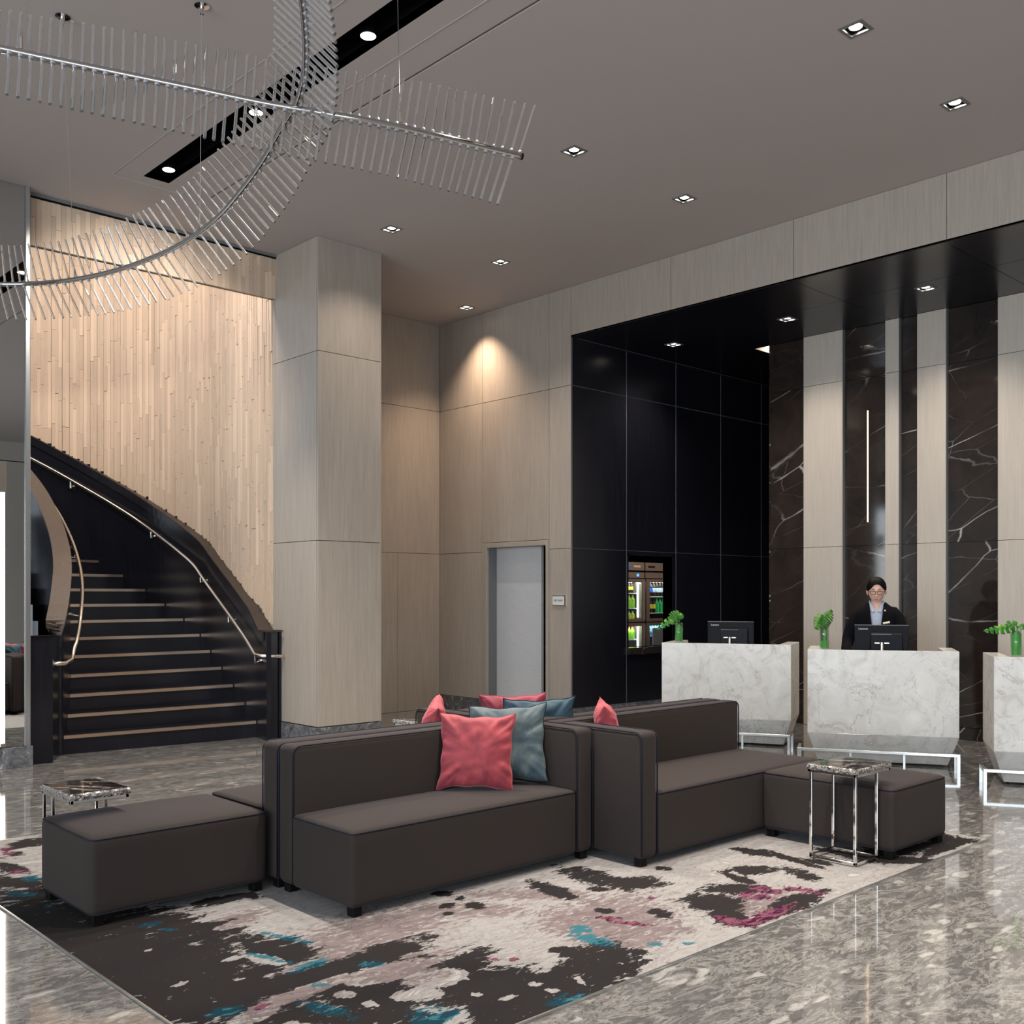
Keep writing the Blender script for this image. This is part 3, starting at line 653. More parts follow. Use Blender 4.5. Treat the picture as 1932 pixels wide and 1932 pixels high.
# handrails
def rail(fn, off, z0, t0, t1, head, label_name='handrail'):
    pts = list(head); n = int((t1 - t0) * 4)
    for k in range(n + 1):
        t = t0 + (t1 - t0) * k / n; p = fn(t) + nrm(fn, t) * off; pts.append((p.x, p.y, z0 + RZ * t))
    return MB().tube(pts, .019, 12).obj('handrail', 'steel', st, smooth=True)
q0 = rc(.5) + nrm(rc, .5) * -.075
hr = rail(rc, -.075, .80, .75, 14.6, [(5.66, 9.50, .865), (5.62, 9.455, .868), (5.56, 9.45, .868), (q0.x + .03, q0.y - .10, .875), (q0.x, q0.y, .885)])
def bracket(p, wall, parent):
    p = Vector(p); wl_ = Vector(wall); dwn = p + Vector((0, 0, -.075)); d = (wl_ - p).normalized()
    b_ = MB().tube([p, p + Vector((0, 0, -.04)), dwn + d * .02, Vector((wl_.x, wl_.y, dwn.z))], .008, 8)
    w_ = Vector((wl_.x, wl_.y, dwn.z)); b_.tube([w_ - d * .016, w_ - d * .002], .035, 16)
    return b_.obj('bracket', 'steel', parent, smooth=False)
for t in (.55, 2.9, 5.4, 8.5, 12.0):
    p = rc(t) + nrm(rc, t) * -.075; w_ = rc(t); bracket((p.x, p.y, .80 + RZ * t), (w_.x, w_.y, 0), hr)
MB().tube([(5.66, 9.49, .866), (5.66, 9.505, .866)], .036, 16).obj('end_flange', 'steel', hr)
q0 = lc(.6) + nrm(lc, .6) * .09
hl_ = rail(lc, .11, .865, .8, 9.5, [(3.30, 9.60, .885), (3.35, 9.575, .885), (3.42, 9.58, .885), (q0.x, q0.y - .06, .90)])
for t in (3.0, 6.5):
    p = lc(t) + nrm(lc, t) * .11; w_ = lc(t); bracket((p.x, p.y, .865 + RZ * t), (w_.x, w_.y, 0), hl_)
MB().tube([(3.302, 9.60, .885), (3.318, 9.594, .885)], .036, 16).obj('end_flange', 'steel', hl_)

# plank clad curved stair wall and straight plank bulkhead
arc = []; s_acc = 0; prev = None
for k in range(0, 1491, 2):
    t = k / 100; p = rc(t) + nrm(rc, t) * poff(t)
    if prev is not None: s_acc += (p - prev).length
    prev = p; arc.append((s_acc, t, p))
def at_s(s):
    lo = 0; hi = len(arc) - 1
    while hi - lo > 1:
        mid = (lo + hi) // 2
        if arc[mid][0] <= s: lo = mid
        else: hi = mid
    return arc[lo]
wp = thing('plank_wall', 'pale wood plank wall curving up behind the stair balustrade', 'wall', (0, 0, 0)); del wp['category']; struct(wp)
bk = []; PW = .042; allp = []
n_s = int(arc[-1][0] / PW)
TOPZ = 6.1
for k in range(n_s):
    _, t, p = at_s((k + .5) * PW); nn_ = nrm(rc, t); tg = Vector((-nn_.y, nn_.x))
    if p.y < 9.70: continue
    zb = capz(t) + .012 + random.uniform(-.03, .03); z = zb - random.choice((0, .0)); first = True
    z = zb
    while z < TOPZ:
        ln = random.uniform(.30, .95) * (random.uniform(.3, 1) if first else 1); z1 = min(TOPZ, z + ln)
        allp.append((p, tg, nn_, z, z1, random.uniform(.0, .010))); z = z1; first = False
for k in range(n_s):
    pass
bb_ = MB(); prv = None
rows = []
for sa, t, p in arc[::10]:
    if p.y < 9.68: continue
    q = p + nrm(rc, t) * .03; rows.append([(q.x, q.y, capz(t) - .1), (q.x, q.y, TOPZ)])
bb_.grid(rows).obj('backing', 'brown_wood', wp)
unit = MB().box(-.5, .5, -.5, .5, 0, 1).mesh('plank', 'plank')
order = sorted(range(len(allp)), key=lambda i: -(allp[i][4] - allp[i][3]))
big = set([i for i in order if allp[i][3] < 5.2][:262]); stuff = MB()
for i, (p, tg, nn_, z0, z1, dep) in enumerate(allp):
    if i in big:
        o = link('plank', unit, wp, (p.x - nn_.x * dep, p.y - nn_.y * dep, z0)); o.rotation_euler = (0, 0, math.atan2(tg.y, tg.x)); o.scale = (PW - .0012, .022, z1 - z0 - .003)
    else:
        a = p - tg * (PW / 2 - .0006) - nn_ * (dep + .011)
        stuff.obox((a.x, a.y, z0), (tg.x * (PW - .0012), tg.y * (PW - .0012), 0), (nn_.x * .022, nn_.y * .022, 0), (0, 0, z1 - z0 - .003))
o = stuff.obj('short_planks', 'plank', wp); o['kind'] = 'stuff'
wbk = thing('plank_bulkhead', 'straight plank bulkhead under the ceiling edge above the stairs', 'wall', (0, 0, 0)); del wbk['category']; struct(wbk)
MB().box(3.088, 5.602, 9.645, 9.70, 4.640, CZ + .06).obj('backing', 'brown_wood', wbk)
x = 3.088
while x < 5.60:
    x1 = min(5.602, x + .044); z = 4.635; first = True
    while z < 5.055:
        z1 = min(5.058, z + random.uniform(.12, .5))
        if z1 > 5.02: z1 = 5.058
        o = link('plank', unit, wbk, ((x + x1) / 2, 9.634 - random.uniform(0, .006), z)); o.scale = (x1 - x - .0012, .022, z1 - z - .002); z = z1
    x = x1
MB().box(3.088, 5.602, 9.60, 9.65, 5.072, 5.10).obj('edge_strip', 'trim_grey', wbk); MB().box(3.088, 5.602, 9.615, 9.65, 5.056, 5.072).obj('black_trim', 'joint_black', wbk)  # grey edge strip with a black trim line beneath it
struct(MB().box(-1.2, 6.0, 9.7, 13.6, TOPZ, TOPZ + .1).obj('ceiling_stairwell', 'room_wall'))
struct(MB().box(-1.2, -1.1, 9.6, 13.6, 0, TOPZ).obj('wall_stairwell', 'room_wall'))
area('stair_light', (4.2, 10.6, 5.9), (math.radians(35), 0, 0), 2.6, .6, 95, (1.0, 0.88, 0.76))
front_fill = spot(wp, (3.86, 7.4, 5.06), 210, 1.25, (1.0, 0.88, 0.76), 1.0, .08); front_fill.rotation_euler = (Vector((4.35, 11.2, 2.6)) - Vector((3.86, 7.4, 5.06))).to_track_quat('-Z', 'Y').to_euler()  # added spot filling the plank wall from the front; has no fitting
area('stair_light', (2.2, 10.9, 5.9), (math.radians(25), 0, 0), 2.0, .5, 40, (1.0, 0.86, 0.74))
area('stair_light', (4.9, 9.95, 5.5), (math.radians(20), math.radians(15), 0), .5, .3, 40, (1.0, 0.86, 0.76))

# ------------------------------------------------------------------ rug : painted print as colour fields on a fine grid
def blob(px, py, cx_, cy_, rx, ry, a=0.0):
    ca, sa = math.cos(a), math.sin(a); dx, dy = px - cx_, py - cy_
    u = (dx * ca + dy * sa) / rx; v_ = (-dx * sa + dy * ca) / ry
    return np.clip(1.15 - np.sqrt(u * u + v_ * v_), -1, .62)
nx_, ny_ = 300, 250
gx, gy = np.meshgrid(np.linspace(RX0, RX1, nx_), np.linspace(RY0, RY1, ny_), indexing='ij')
r_ = gx * BD[0] + gy * AD[0]; d_ = gx * BD[1] + gy * AD[1]; ppx = CX + F * r_ / d_; ppy = HZ + F * CH / d_
DARK = [(600, 2060, 420, 110, 0), (900, 1990, 160, 60, -.3), (1650, 1612, 50, 10, -.2), (1740, 1600, 60, 9, -.2), (170, 1790, 270, 95, .35), (330, 1850, 230, 110, .3), (300, 1760, 170, 45, .1), (520, 1795, 85, 26, .1), (655, 1820, 150, 17, -.28), (700, 1808, 120, 16, -.25), (600, 1850, 190, 26, -.2), (690, 1882, 105, 34, 0), (720, 1925, 190, 22, 0), (860, 1838, 75, 32, -.5),
        (930, 1868, 150, 36, -.1), (1010, 1892, 150, 36, -.2), (1140, 1822, 75, 40, -.1), (1080, 1850, 120, 32, -.2), (1075, 1800, 40, 10, .1), (560, 1915, 70, 14, -.2), (835, 1689, 20, 6, 0), (867, 1697, 13, 5, 0), (842, 1712, 15, 6, -.2), (897, 1712, 18, 7, 0), (845, 1726, 10, 4, 0), (808, 1771, 18, 5, -.2),
        (1130, 1660, 75, 14, .25), (1190, 1668, 60, 12, 0), (1042, 1682, 48, 11, .3), (1130, 1680, 20, 5, 0), (1250, 1641, 20, 4, 0), (1425, 1610, 38, 6, .15), (1500, 1625, 60, 5, .3), (1540, 1628, 30, 4, .2), (1420, 1645, 50, 9, 0), (1515, 1652, 36, 10, .25), (1395, 1660, 40, 6, .3), (1350, 1706, 60, 20, .1), (1390, 1680, 75, 10, 0),
        (1380, 1735, 50, 16, .2), (1500, 1706, 60, 16, -.3), (1465, 1725, 60, 12, -.3), (1250, 1727, 26, 8, .2), (1140, 1721, 20, 5, .1), (1205, 1799, 18, 6, 0), (1660, 1600, 80, 8, .2), (1760, 1582, 90, 9, .1), (1700, 1625, 70, 7, 0), (1600, 1615, 60, 5, .2), (1790, 1600, 60, 7, -.3), (20, 1640, 40, 9, .2), (30, 1668, 60, 12, .1), (60, 1592, 50, 8, -.2), (30, 1613, 18, 4, 0),
        (470, 1692, 25, 6, 0), (420, 1700, 60, 8, -.2)]
LIGHT = [(470, 1740, 80, 8, -.25), (430, 1725, 70, 9, -.25), (540, 1750, 60, 9, -.2), (500, 1813, 55, 10, .2), (440, 1812, 24, 5, -.2), (560, 1880, 130, 13, -.35), (480, 1920, 60, 14, -.3), (720, 1840, 90, 20, -.2), (650, 1880, 22, 8, 0), (700, 1898, 18, 6, 0), (900, 1880, 14, 5, 0), (1010, 1860, 18, 5, 0), (880, 1850, 10, 3, 0), (960, 1885, 22, 5, -.2), (1095, 1855, 14, 6, .6), (860, 1925, 30, 10, -.4),
         (830, 1850, 60, 20, -.2), (280, 1796, 9, 2, -.1), (1040, 1872, 18, 4, 0), (450, 1851, 14, 3, -.2), (340, 1860, 22, 4, -.3), (790, 1880, 60, 14, -.1), (1170, 1820, 10, 2, 0)]
TEAL = [(425, 1916, 36, 12, -.3), (505, 1810, 38, 5, .2), (285, 1748, 22, 4, -.2), (320, 1757, 20, 3, 0), (90, 1713, 12, 5, 0), (1097, 1755, 25, 7, -.1), (1125, 1778, 40, 9, .2), (590, 1823, 50, 8, -.3), (1235, 1785, 18, 4, 0), (1300, 1783, 14, 4, 0), (540, 1772, 60, 5, .2), (1085, 1900, 50, 20, 0), (820, 1920, 60, 18, 0), (620, 1910, 50, 12, .2), (610, 1862, 20, 5, 0), (60, 1660, 20, 6, 0), (40, 1690, 30, 5, 0), (700, 1822, 30, 6, 0)]
PURP = [(1425, 1693, 34, 7, .1), (1445, 1682, 34, 6, .2), (1510, 1682, 42, 6, .15), (1450, 1727, 52, 10, -.25), (1385, 1742, 40, 8, .2), (1420, 1738, 50, 8, -.2), (930, 1813, 12, 4, 0), (968, 1814, 10, 4, 0), (495, 1902, 16, 4, -.3), (1190, 1745, 40, 4, .1), (1150, 1735, 30, 3, 0), (1230, 1697, 10, 3, 0), (12, 1604, 12, 4, 0), (14, 1612, 12, 3, 0), (38, 1647, 22, 4, 0)]
MAUV = [(700, 1760, 150, 34, -.2), (870, 1720, 120, 14, 0), (640, 1820, 120, 30, -.3), (760, 1830, 100, 32, -.2), (1160, 1740, 110, 50, 0), (1200, 1770, 90, 26, -.2), (1100, 1740, 90, 26, 0), (540, 1890, 120, 24, -.3), (440, 1740, 60, 12, -.3), (1000, 1690, 120, 10, 0), (1440, 1710, 70, 26, 0)]
def field(bl):
    f_ = np.full(gx.shape, -1.0)
    for b_ in bl: f_ = np.maximum(f_, blob(ppx, ppy, *b_))
    return f_
D_ = field(DARK); LL = field(LIGHT); D_ = np.where(LL > .25, np.minimum(D_, .25 - LL), D_)
# the part of the print the sofas hide: random pools of the same kind
hid = (ppy < 1700) & (ppx > 60) & (ppx < 1640) & (gy > 3.7)
flds = np.stack([D_, field(TEAL), field(PURP), field(MAUV)], -1) * .5 + .5
me = MB().grid([[(gx[i, j], gy[i, j], 0.0) for j in range(ny_)] for i in range(nx_)]).mesh('rug_pile', M['white_stone'], fix=False)
ca_ = me.color_attributes.new('print', 'FLOAT_COLOR', 'POINT'); ca_.data.foreach_set('color', flds.reshape(-1, 4).astype(np.float32).ravel())
m, nt, b = mat('rug_print')
at_ = N(nt, 'ShaderNodeVertexColor', layer_name='print'); sp = N(nt, 'ShaderNodeSeparateColor'); L(nt, at_.outputs['Color'], sp.inputs[0])
v = coords(nt, (1.0, 2.4, 1)); va = noise(nt, v, 6.0, 9, 0.68, 0.8); vb = noise(nt, v, 15.0, 7, 0.7, 0.5); vc = noise(nt, v, 4.0, 9, 0.7, 1.2)
def thr(f_, nz, amt, t0=.5, sft=.012):
    s_ = math_(nt, 'ADD', f_, math_(nt, 'MULTIPLY', math_(nt, 'SUBTRACT', nz, .5), amt))
    return ramp(nt, s_, [(t0 - sft, G(0)), (t0 + sft, G(1))])
base = ramp(nt, vc, [(0.0, (0.28, 0.275, 0.278)), (0.40, (0.28, 0.275, 0.278)), (0.405, (0.27, 0.26, 0.265)), (0.44, (0.27, 0.26, 0.265)), (0.445, (0.31, 0.31, 0.312)), (0.52, (0.31, 0.31, 0.312)), (0.525, (0.25, 0.235, 0.24)), (0.56, (0.25, 0.235, 0.24)), (0.565, (0.29, 0.285, 0.287)), (0.62, (0.29, 0.285, 0.287)), (0.625, (0.40, 0.40, 0.40))], 'LINEAR')
vab = math_(nt, 'ADD', math_(nt, 'MULTIPLY', va, .6), math_(nt, 'MULTIPLY', noise(nt, v, 24.0, 6, 0.75, 0.4), .4))
fine0 = noise(nt, v, 8.0, 8, 0.7, 0.6)
dm = thr(sp.outputs[0], vab, 2.1, .57); tm = thr(sp.outputs[1], vab, 2.6, .62); pm = thr(sp.outputs[2], vab, 3.0, .62); mm_ = thr(at_.outputs['Alpha'], vb, 2.6, .60)
c = mix(nt, mm_, base, mix(nt, ramp(nt, fine0, [(.50, G(0)), (.51, G(1))]), (0.20, 0.165, 0.172), (0.155, 0.128, 0.132)))
fine = noise(nt, v, 11.0, 9, 0.75, 0.3); c = mix(nt, math_(nt, 'MULTIPLY', ramp(nt, fine, [(.60, G(0)), (.615, G(1))]), 1.0), c, (0.20, 0.165, 0.175))
dots = ramp(nt, noise(nt, v, 17.0, 5, 0.6, 0.2), [(.70, G(0)), (.71, G(1))]); c = mix(nt, dots, c, (0.028, 0.025, 0.027))
fleck = ramp(nt, noise(nt, v, 13.0, 6, 0.62, 0.4), [(.70, G(0)), (.71, G(1))])
dk = mix(nt, fleck, mix(nt, noise(nt, v, 1.3, 2), (0.016, 0.0155, 0.019), (0.027, 0.023, 0.022)), (0.24, 0.215, 0.22))
c = mix(nt, dm, c, dk)
c = mix(nt, tm, c, mix(nt, math_(nt, 'MULTIPLY', dm, ramp(nt, vb, [(.56, G(1)), (.57, G(0))])), (0.035, 0.135, 0.175), (0.007, 0.040, 0.062)))
c = mix(nt, pm, c, mix(nt, ramp(nt, vb, [(.5, G(0)), (.52, G(1))]), (0.17, 0.060, 0.095), (0.040, 0.006, 0.028)))
pile = noise(nt, coords(nt, (1, 1, 1)), 420, 2, 0.8); c = mix(nt, math_(nt, 'MULTIPLY', pile, .35), c, (0.0, 0.0, 0.0))
L(nt, c, b.inputs['Base Color']); b.inputs['Roughness'].default_value = 0.95; b.inputs['Specular IOR Level'].default_value = 0.1
bump(nt, b, pile, 0.5, 0.003)
me.materials.clear(); me.materials.append(m)
rg = thing('rug', 'large abstract patterned rug inlaid in the floor under the sofas', 'rug', ((RX0 + RX1) / 2, (RY0 + RY1) / 2, 0))
o = link('rug_pile', me); o.location = (0, 0, .007); child_world(o, rg)
q = MB()
for a in ((RX0 - .008, RX0, RY0 - .008, RY1 + .008), (RX1, RX1 + .008, RY0 - .008, RY1 + .008), (RX0, RX1, RY0 - .008, RY0), (RX0, RX1, RY1, RY1 + .008)): q.box(*a, -.004, .009)
child_world(q.obj('edge_strip', 'satin_metal'), rg)
child_world(MB().box(RX0, RX1, RY0, RY1, .0005, .0055).obj('backing', 'leg_black'), rg)
FL = .007

# ------------------------------------------------------------------ sofas
def rbox(x0, x1, y0, y1, z0, z1, r=.03, crown=0.0, seg=4):
    """upholstered block: rounded upright corners, soft edges, a slight crown on top"""
    bm = bmesh.new(); vs = [bm.verts.new(p) for p in ((x0, y0, z0), (x1, y0, z0), (x1, y1, z0), (x0, y1, z0), (x0, y0, z1), (x1, y0, z1), (x1, y1, z1), (x0, y1, z1))]
    for f_ in ((0, 3, 2, 1), (4, 5, 6, 7), (0, 1, 5, 4), (1, 2, 6, 5), (2, 3, 7, 6), (3, 0, 4, 7)): bm.faces.new([vs[i] for i in f_])
    bmesh.ops.bevel(bm, geom=list(bm.edges), offset=r, segments=seg, profile=.5, affect='EDGES')
    if crown:
        bmesh.ops.subdivide_edges(bm, edges=[e for e in bm.edges if e.calc_length() > .2], cuts=9, use_grid_fill=True)
        for q in bm.verts:
            if q.co.z > z1 - .004:
                u = (q.co.x - x0) / (x1 - x0) * 2 - 1; v_ = (q.co.y - y0) / (y1 - y0) * 2 - 1
                q.co.z += crown * (1 - u ** 4) * (1 - v_ ** 4)
    for f_ in bm.faces: f_.smooth = True
    me = bpy.data.meshes.new('block'); bm.to_mesh(me); bm.free(); me.materials.append(M['sofa_fabric']); return me
def loop_piping(x0, x1, y0, y1, z, r=.03, rad=.004):
    pts = []
    for cx_, cy_, a0 in ((x1 - r, y1 - r, 0), (x0 + r, y1 - r, PI / 2), (x0 + r, y0 + r, PI), (x1 - r, y0 + r, 1.5 * PI)):
        for k in range(5): a = a0 + PI / 2 * k / 4; pts.append((cx_ + r * math.cos(a), cy_ + r * math.sin(a), z))
    pts.append(pts[0]); return pts
def sofa(label, x0, x1, y0, y1, back_front, arm_x, arm_w, arm_y1=None, face=-1, ):
    """face -1: seat looks to -Y. arm_x: x range start of the arm."""
    t = thing('modular_sofa', label, 'sofa', ((x0 + x1) / 2, (y0 + y1) / 2, FL), 0, 'charcoal brown modular sofas set back to back')
    ox, oy = t.location.x, t.location.y
    def part(n, me, pr=t):
        o = link(n, me, pr); return o
    def sh(a, b2, c2, d, z0, z1, **k): return rbox(a - ox, b2 - ox, c2 - oy, d - oy, z0, z1, **k)
    if face < 0: sy0, sy1, by0, by1 = y0, back_front, back_front, y1
    else: sy0, sy1, by0, by1 = back_front, y1, y0, back_front
    ax0, ax1 = arm_x, arm_x + arm_w
    seat_x = (x0, ax0) if ax0 > (x0 + x1) / 2 else (ax1, x1)
    se = part('seat', sh(seat_x[0], seat_x[1], sy0, sy1 + (.01 if face < 0 else 0), .045, .405, crown=.014, r=.028))
    def pipe(pts, pr): MB().tube([(p[0] - ox, p[1] - oy, p[2]) for p in pts], .0042, 6).obj('piping', 'piping', pr, smooth=True)
    pipe(loop_piping(seat_x[0] + .002, seat_x[1] - .002, sy0 + .002, sy1 - .002, .392, .028), se)
    bx = (x0, x1); ba = part('backrest', sh(bx[0], bx[1], by0, by1, .045, .745, r=.035, seg=5))
    e = .012
    for yy in (by0 + e * .3, by1 - e * .3):
        xa, xb = bx[0] + .006, bx[1] - .006; rr = .045
        pts = [(xa, yy, .06), (xa, yy, .74 - rr)] + [(xa + rr - rr * math.cos(a), yy, .74 - rr + rr * math.sin(a)) for a in (.4, .8, 1.2)] + [(xa + rr, yy, .741), (xb - rr, yy, .741)] + [(xb - rr + rr * math.sin(a), yy, .74 - rr + rr * math.cos(a)) for a in (.4, .8, 1.2)] + [(xb, yy, .74 - rr), (xb, yy, .06)]
        pts = [(p[0], p[1] + (.010 if yy < (by0 + by1) / 2 else -.010) * 0 + 0, p[2]) for p in pts]
        pipe(pts, ba)
    a0, a1 = (sy0, by0 + .01) if face < 0 else (by1 - .01, arm_y1 or y1)
    ar = part('armrest', sh(ax0, ax1, a0, a1, .045, .745, r=.035, seg=5))
    fr = a0 if face < 0 else a1; bkk = a1 if face < 0 else a0
    for xx in (ax0 + .004, ax1 - .004):
        sg = 1 if face < 0 else -1; rr = .045
        pts = [(xx, fr + sg * .004, .06), (xx, fr + sg * .004, .74 - rr)] + [(xx, fr + sg * (.004 + rr - rr * math.cos(a)), .74 - rr + rr * math.sin(a)) for a in (.4, .8, 1.2)] + [(xx, fr + sg * (.004 + rr), .741), (xx, bkk, .741)]
        pipe(pts, ar)
    leg = MB().box(-.026, .026, -.026, .026, 0, .05).mesh('leg', 'leg_black', bevel=.003, seg=1)
    for lx in (x0 + .05, x1 - .05):
        for ly in (y0 + .05, y1 - .05):
            link('leg', leg, t, (lx - ox, ly - oy, 0))
    return t
def ottoman(label, x0, x1, y0, y1):
    t = thing('ottoman', label, 'ottoman', ((x0 + x1) / 2, (y0 + y1) / 2, FL), 0, 'charcoal brown bench ottomans')
    a, b2 = (x1 - x0) / 2, (y1 - y0) / 2
    link('cushion_block', rbox(-a, a, -b2, b2, .045, .405, r=.032, crown=.018), t)
    MB().tube(loop_piping(-a + .004, a - .004, -b2 + .004, b2 - .004, .393, .032), .0042, 6).obj('piping', 'piping', t, smooth=True)
    MB().tube(loop_piping(-a + .004, a - .004, -b2 + .004, b2 - .004, .056, .032), .003, 6).obj('piping', 'piping', t, smooth=True)
    leg = MB().box(-.026, .026, -.026, .026, 0, .05).mesh('leg', 'leg_black', bevel=.003, seg=1)
    for sx in (-1, 1):
        for sy in (-1, 1): link('leg', leg, t, (sx * (a - .045), sy * (b2 - .045), 0))
sofa('front sofa with red and grey-green cushions at its right arm', 2.69, 4.335, 3.945, 4.605, 4.465, 4.20, .135)
sofa('rear left sofa turned away behind the front sofa', 2.69, 4.335, 4.615, 5.33, 4.765, 4.20, .135, arm_y1=5.42, face=1)
sofa('right sofa with a pink cushion in its corner facing the right table', 4.348, 6.20, 3.60, 4.375, 4.235, 4.348, .142)
sofa('rear right sofa turned away, holding the blue cushion', 4.348, 6.20, 4.385, 5.20, 4.53, 4.348, .142, face=1)
ottoman('long ottoman bench at the left end of the front sofa', 1.765, 2.655, 4.64, 5.285)
ottoman('ottoman bench under the right marble table', 5.50, 6.185, 2.735, 3.59)

# cushions
def cushion(label, m, loc, yaw, tilt, roll=0.0, s=.43, th=.14, seed=0, piped=None):
    rnd = random.Random(seed); n = 36; ph = [rnd.uniform(0, 6.28) for _ in range(14)]
    fr_, bk_ = [], []
    def P(u, v_, sd):
        e = max(abs(u), abs(v_)); k = (1 - .045 * (1 - v_ * v_) * abs(u) ** 6 * 1.0); k2 = (1 - .05 * (1 - u * u) * abs(v_) ** 6)
        x = u * s / 2 * (1 - .10 * (1 - abs(v_) ** 2.0) * abs(u) ** 2); z = v_ * s / 2 * (1 - .115 * (1 - abs(u) ** 2.0) * abs(v_) ** 2)
        prof = ((1 - abs(u) ** 2.6) * (1 - abs(v_) ** 2.6)) ** .45
        y = sd * th / 2 * prof
        ang = math.atan2(v_, u); rr = math.hypot(u, v_)
        wr_ = .0045 * math.sin(ang * 13 + ph[0]) + .004 * math.sin(ang * 22 + ph[1] + rr * 2) + .003 * math.sin(ang * 37 + ph[2])
        wn = mnoise.noise(Vector((u * 2.4 + seed, v_ * 2.4, seed))); w2 = mnoise.noise(Vector((u * 5 + wn * 2, v_ * 5, seed + 9))); fold = 1 - abs(mnoise.noise(Vector((ang * 1.9 + seed * 3, rr * .9, seed)))) * 2
        y += sd * (wr_ * min(1, rr ** 3) * (prof ** .5) * 1.2 + (.012 * wn + .005 * w2) * prof - .013 * max(0, fold) ** 5 * min(1, rr ** 1.6) * prof ** .45)
        y += sd * .006 * math.sin(3.1 * u + ph[3]) * math.sin(2.6 * v_ + ph[4]) * prof
        x += .004 * math.sin(v_ * 9 + ph[5]) * abs(u) ** 8; z += .004 * math.sin(u * 8 + ph[6]) * abs(v_) ** 8
        return (x, y, z)
    q = MB()
    us = [math.sin(PI / 2 * (2 * i / n - 1)) * .35 + (2 * i / n - 1) * .65 for i in range(n + 1)]
    q.grid([[P(u, v_, -1) for v_ in us] for u in us]); q.grid([[P(u, v_, 1) for v_ in us][::-1] for u in us])
    t = thing('cushion', label, 'cushion', loc, 0, None); t.rotation_euler = (tilt, roll, yaw)
    me = q.mesh('cover', m, smooth=True, fix=False); bm = bmesh.new(); bm.from_mesh(me); bmesh.ops.remove_doubles(bm, verts=bm.verts, dist=.0008); bm.to_mesh(me); bm.free()
    link('cover', me, t)
    ed = [P(u, -1, 1) for u in us] + [P(1, v_, 1) for v_ in us[1:]] + [P(u, 1, 1) for u in us[::-1][1:]] + [P(-1, v_, 1) for v_ in us[::-1][1:]]
    MB().tube(ed, .0032 if piped else .002, 6).obj('piping' if piped else 'seam', piped or m, t, smooth=True)
    return t
SEAT = .007 + .417
# rotation_euler order XYZ: tilt about local X first, then yaw
yA = math.radians(-43)     # facing back to the camera
p_ = atd(899, 1424, 5.72); cushion('rose pink velvet cushion propped in front on the front sofa', 'pink_velvet', (p_.x, p_.y, SEAT + .207), yA, math.radians(-9), .03, .425, .15, 3)
p_ = atd(958, 1424, 5.93); cushion('grey-green velvet cushion behind the rose pink one', 'teal_velvet', (p_.x, p_.y, SEAT + .222), yA - .03, math.radians(-12), -.03, .455, .13, 5, 'piping')
cushion('pink velvet cushion seen edge on in the corner of the right sofa', 'pink_velvet', (4.65, 4.11, SEAT + .225), math.radians(45), math.radians(-10), 0, .44, .15, 8)
cushion('pink velvet cushion poking up at the left behind the front sofa', 'pink_velvet', (3.98, 4.98, SEAT + .215), math.radians(50 + 180), math.radians(-14), .1, .44, .15, 11)
p_ = atd(1018, 1350, 6.42); cushion('dark blue velvet cushion topmost behind the sofa junction', 'blue_velvet', (p_.x, p_.y, SEAT + .222), math.radians(137), math.radians(-8), .03, .45, .13, 14, 'piping')
p_ = atd(968, 1350, 6.72); cushion('crimson velvet cushion half hidden behind the blue one', 'magenta_velvet', (p_.x, p_.y, SEAT + .222), math.radians(137), math.radians(-6), .02, .44, .13, 17)

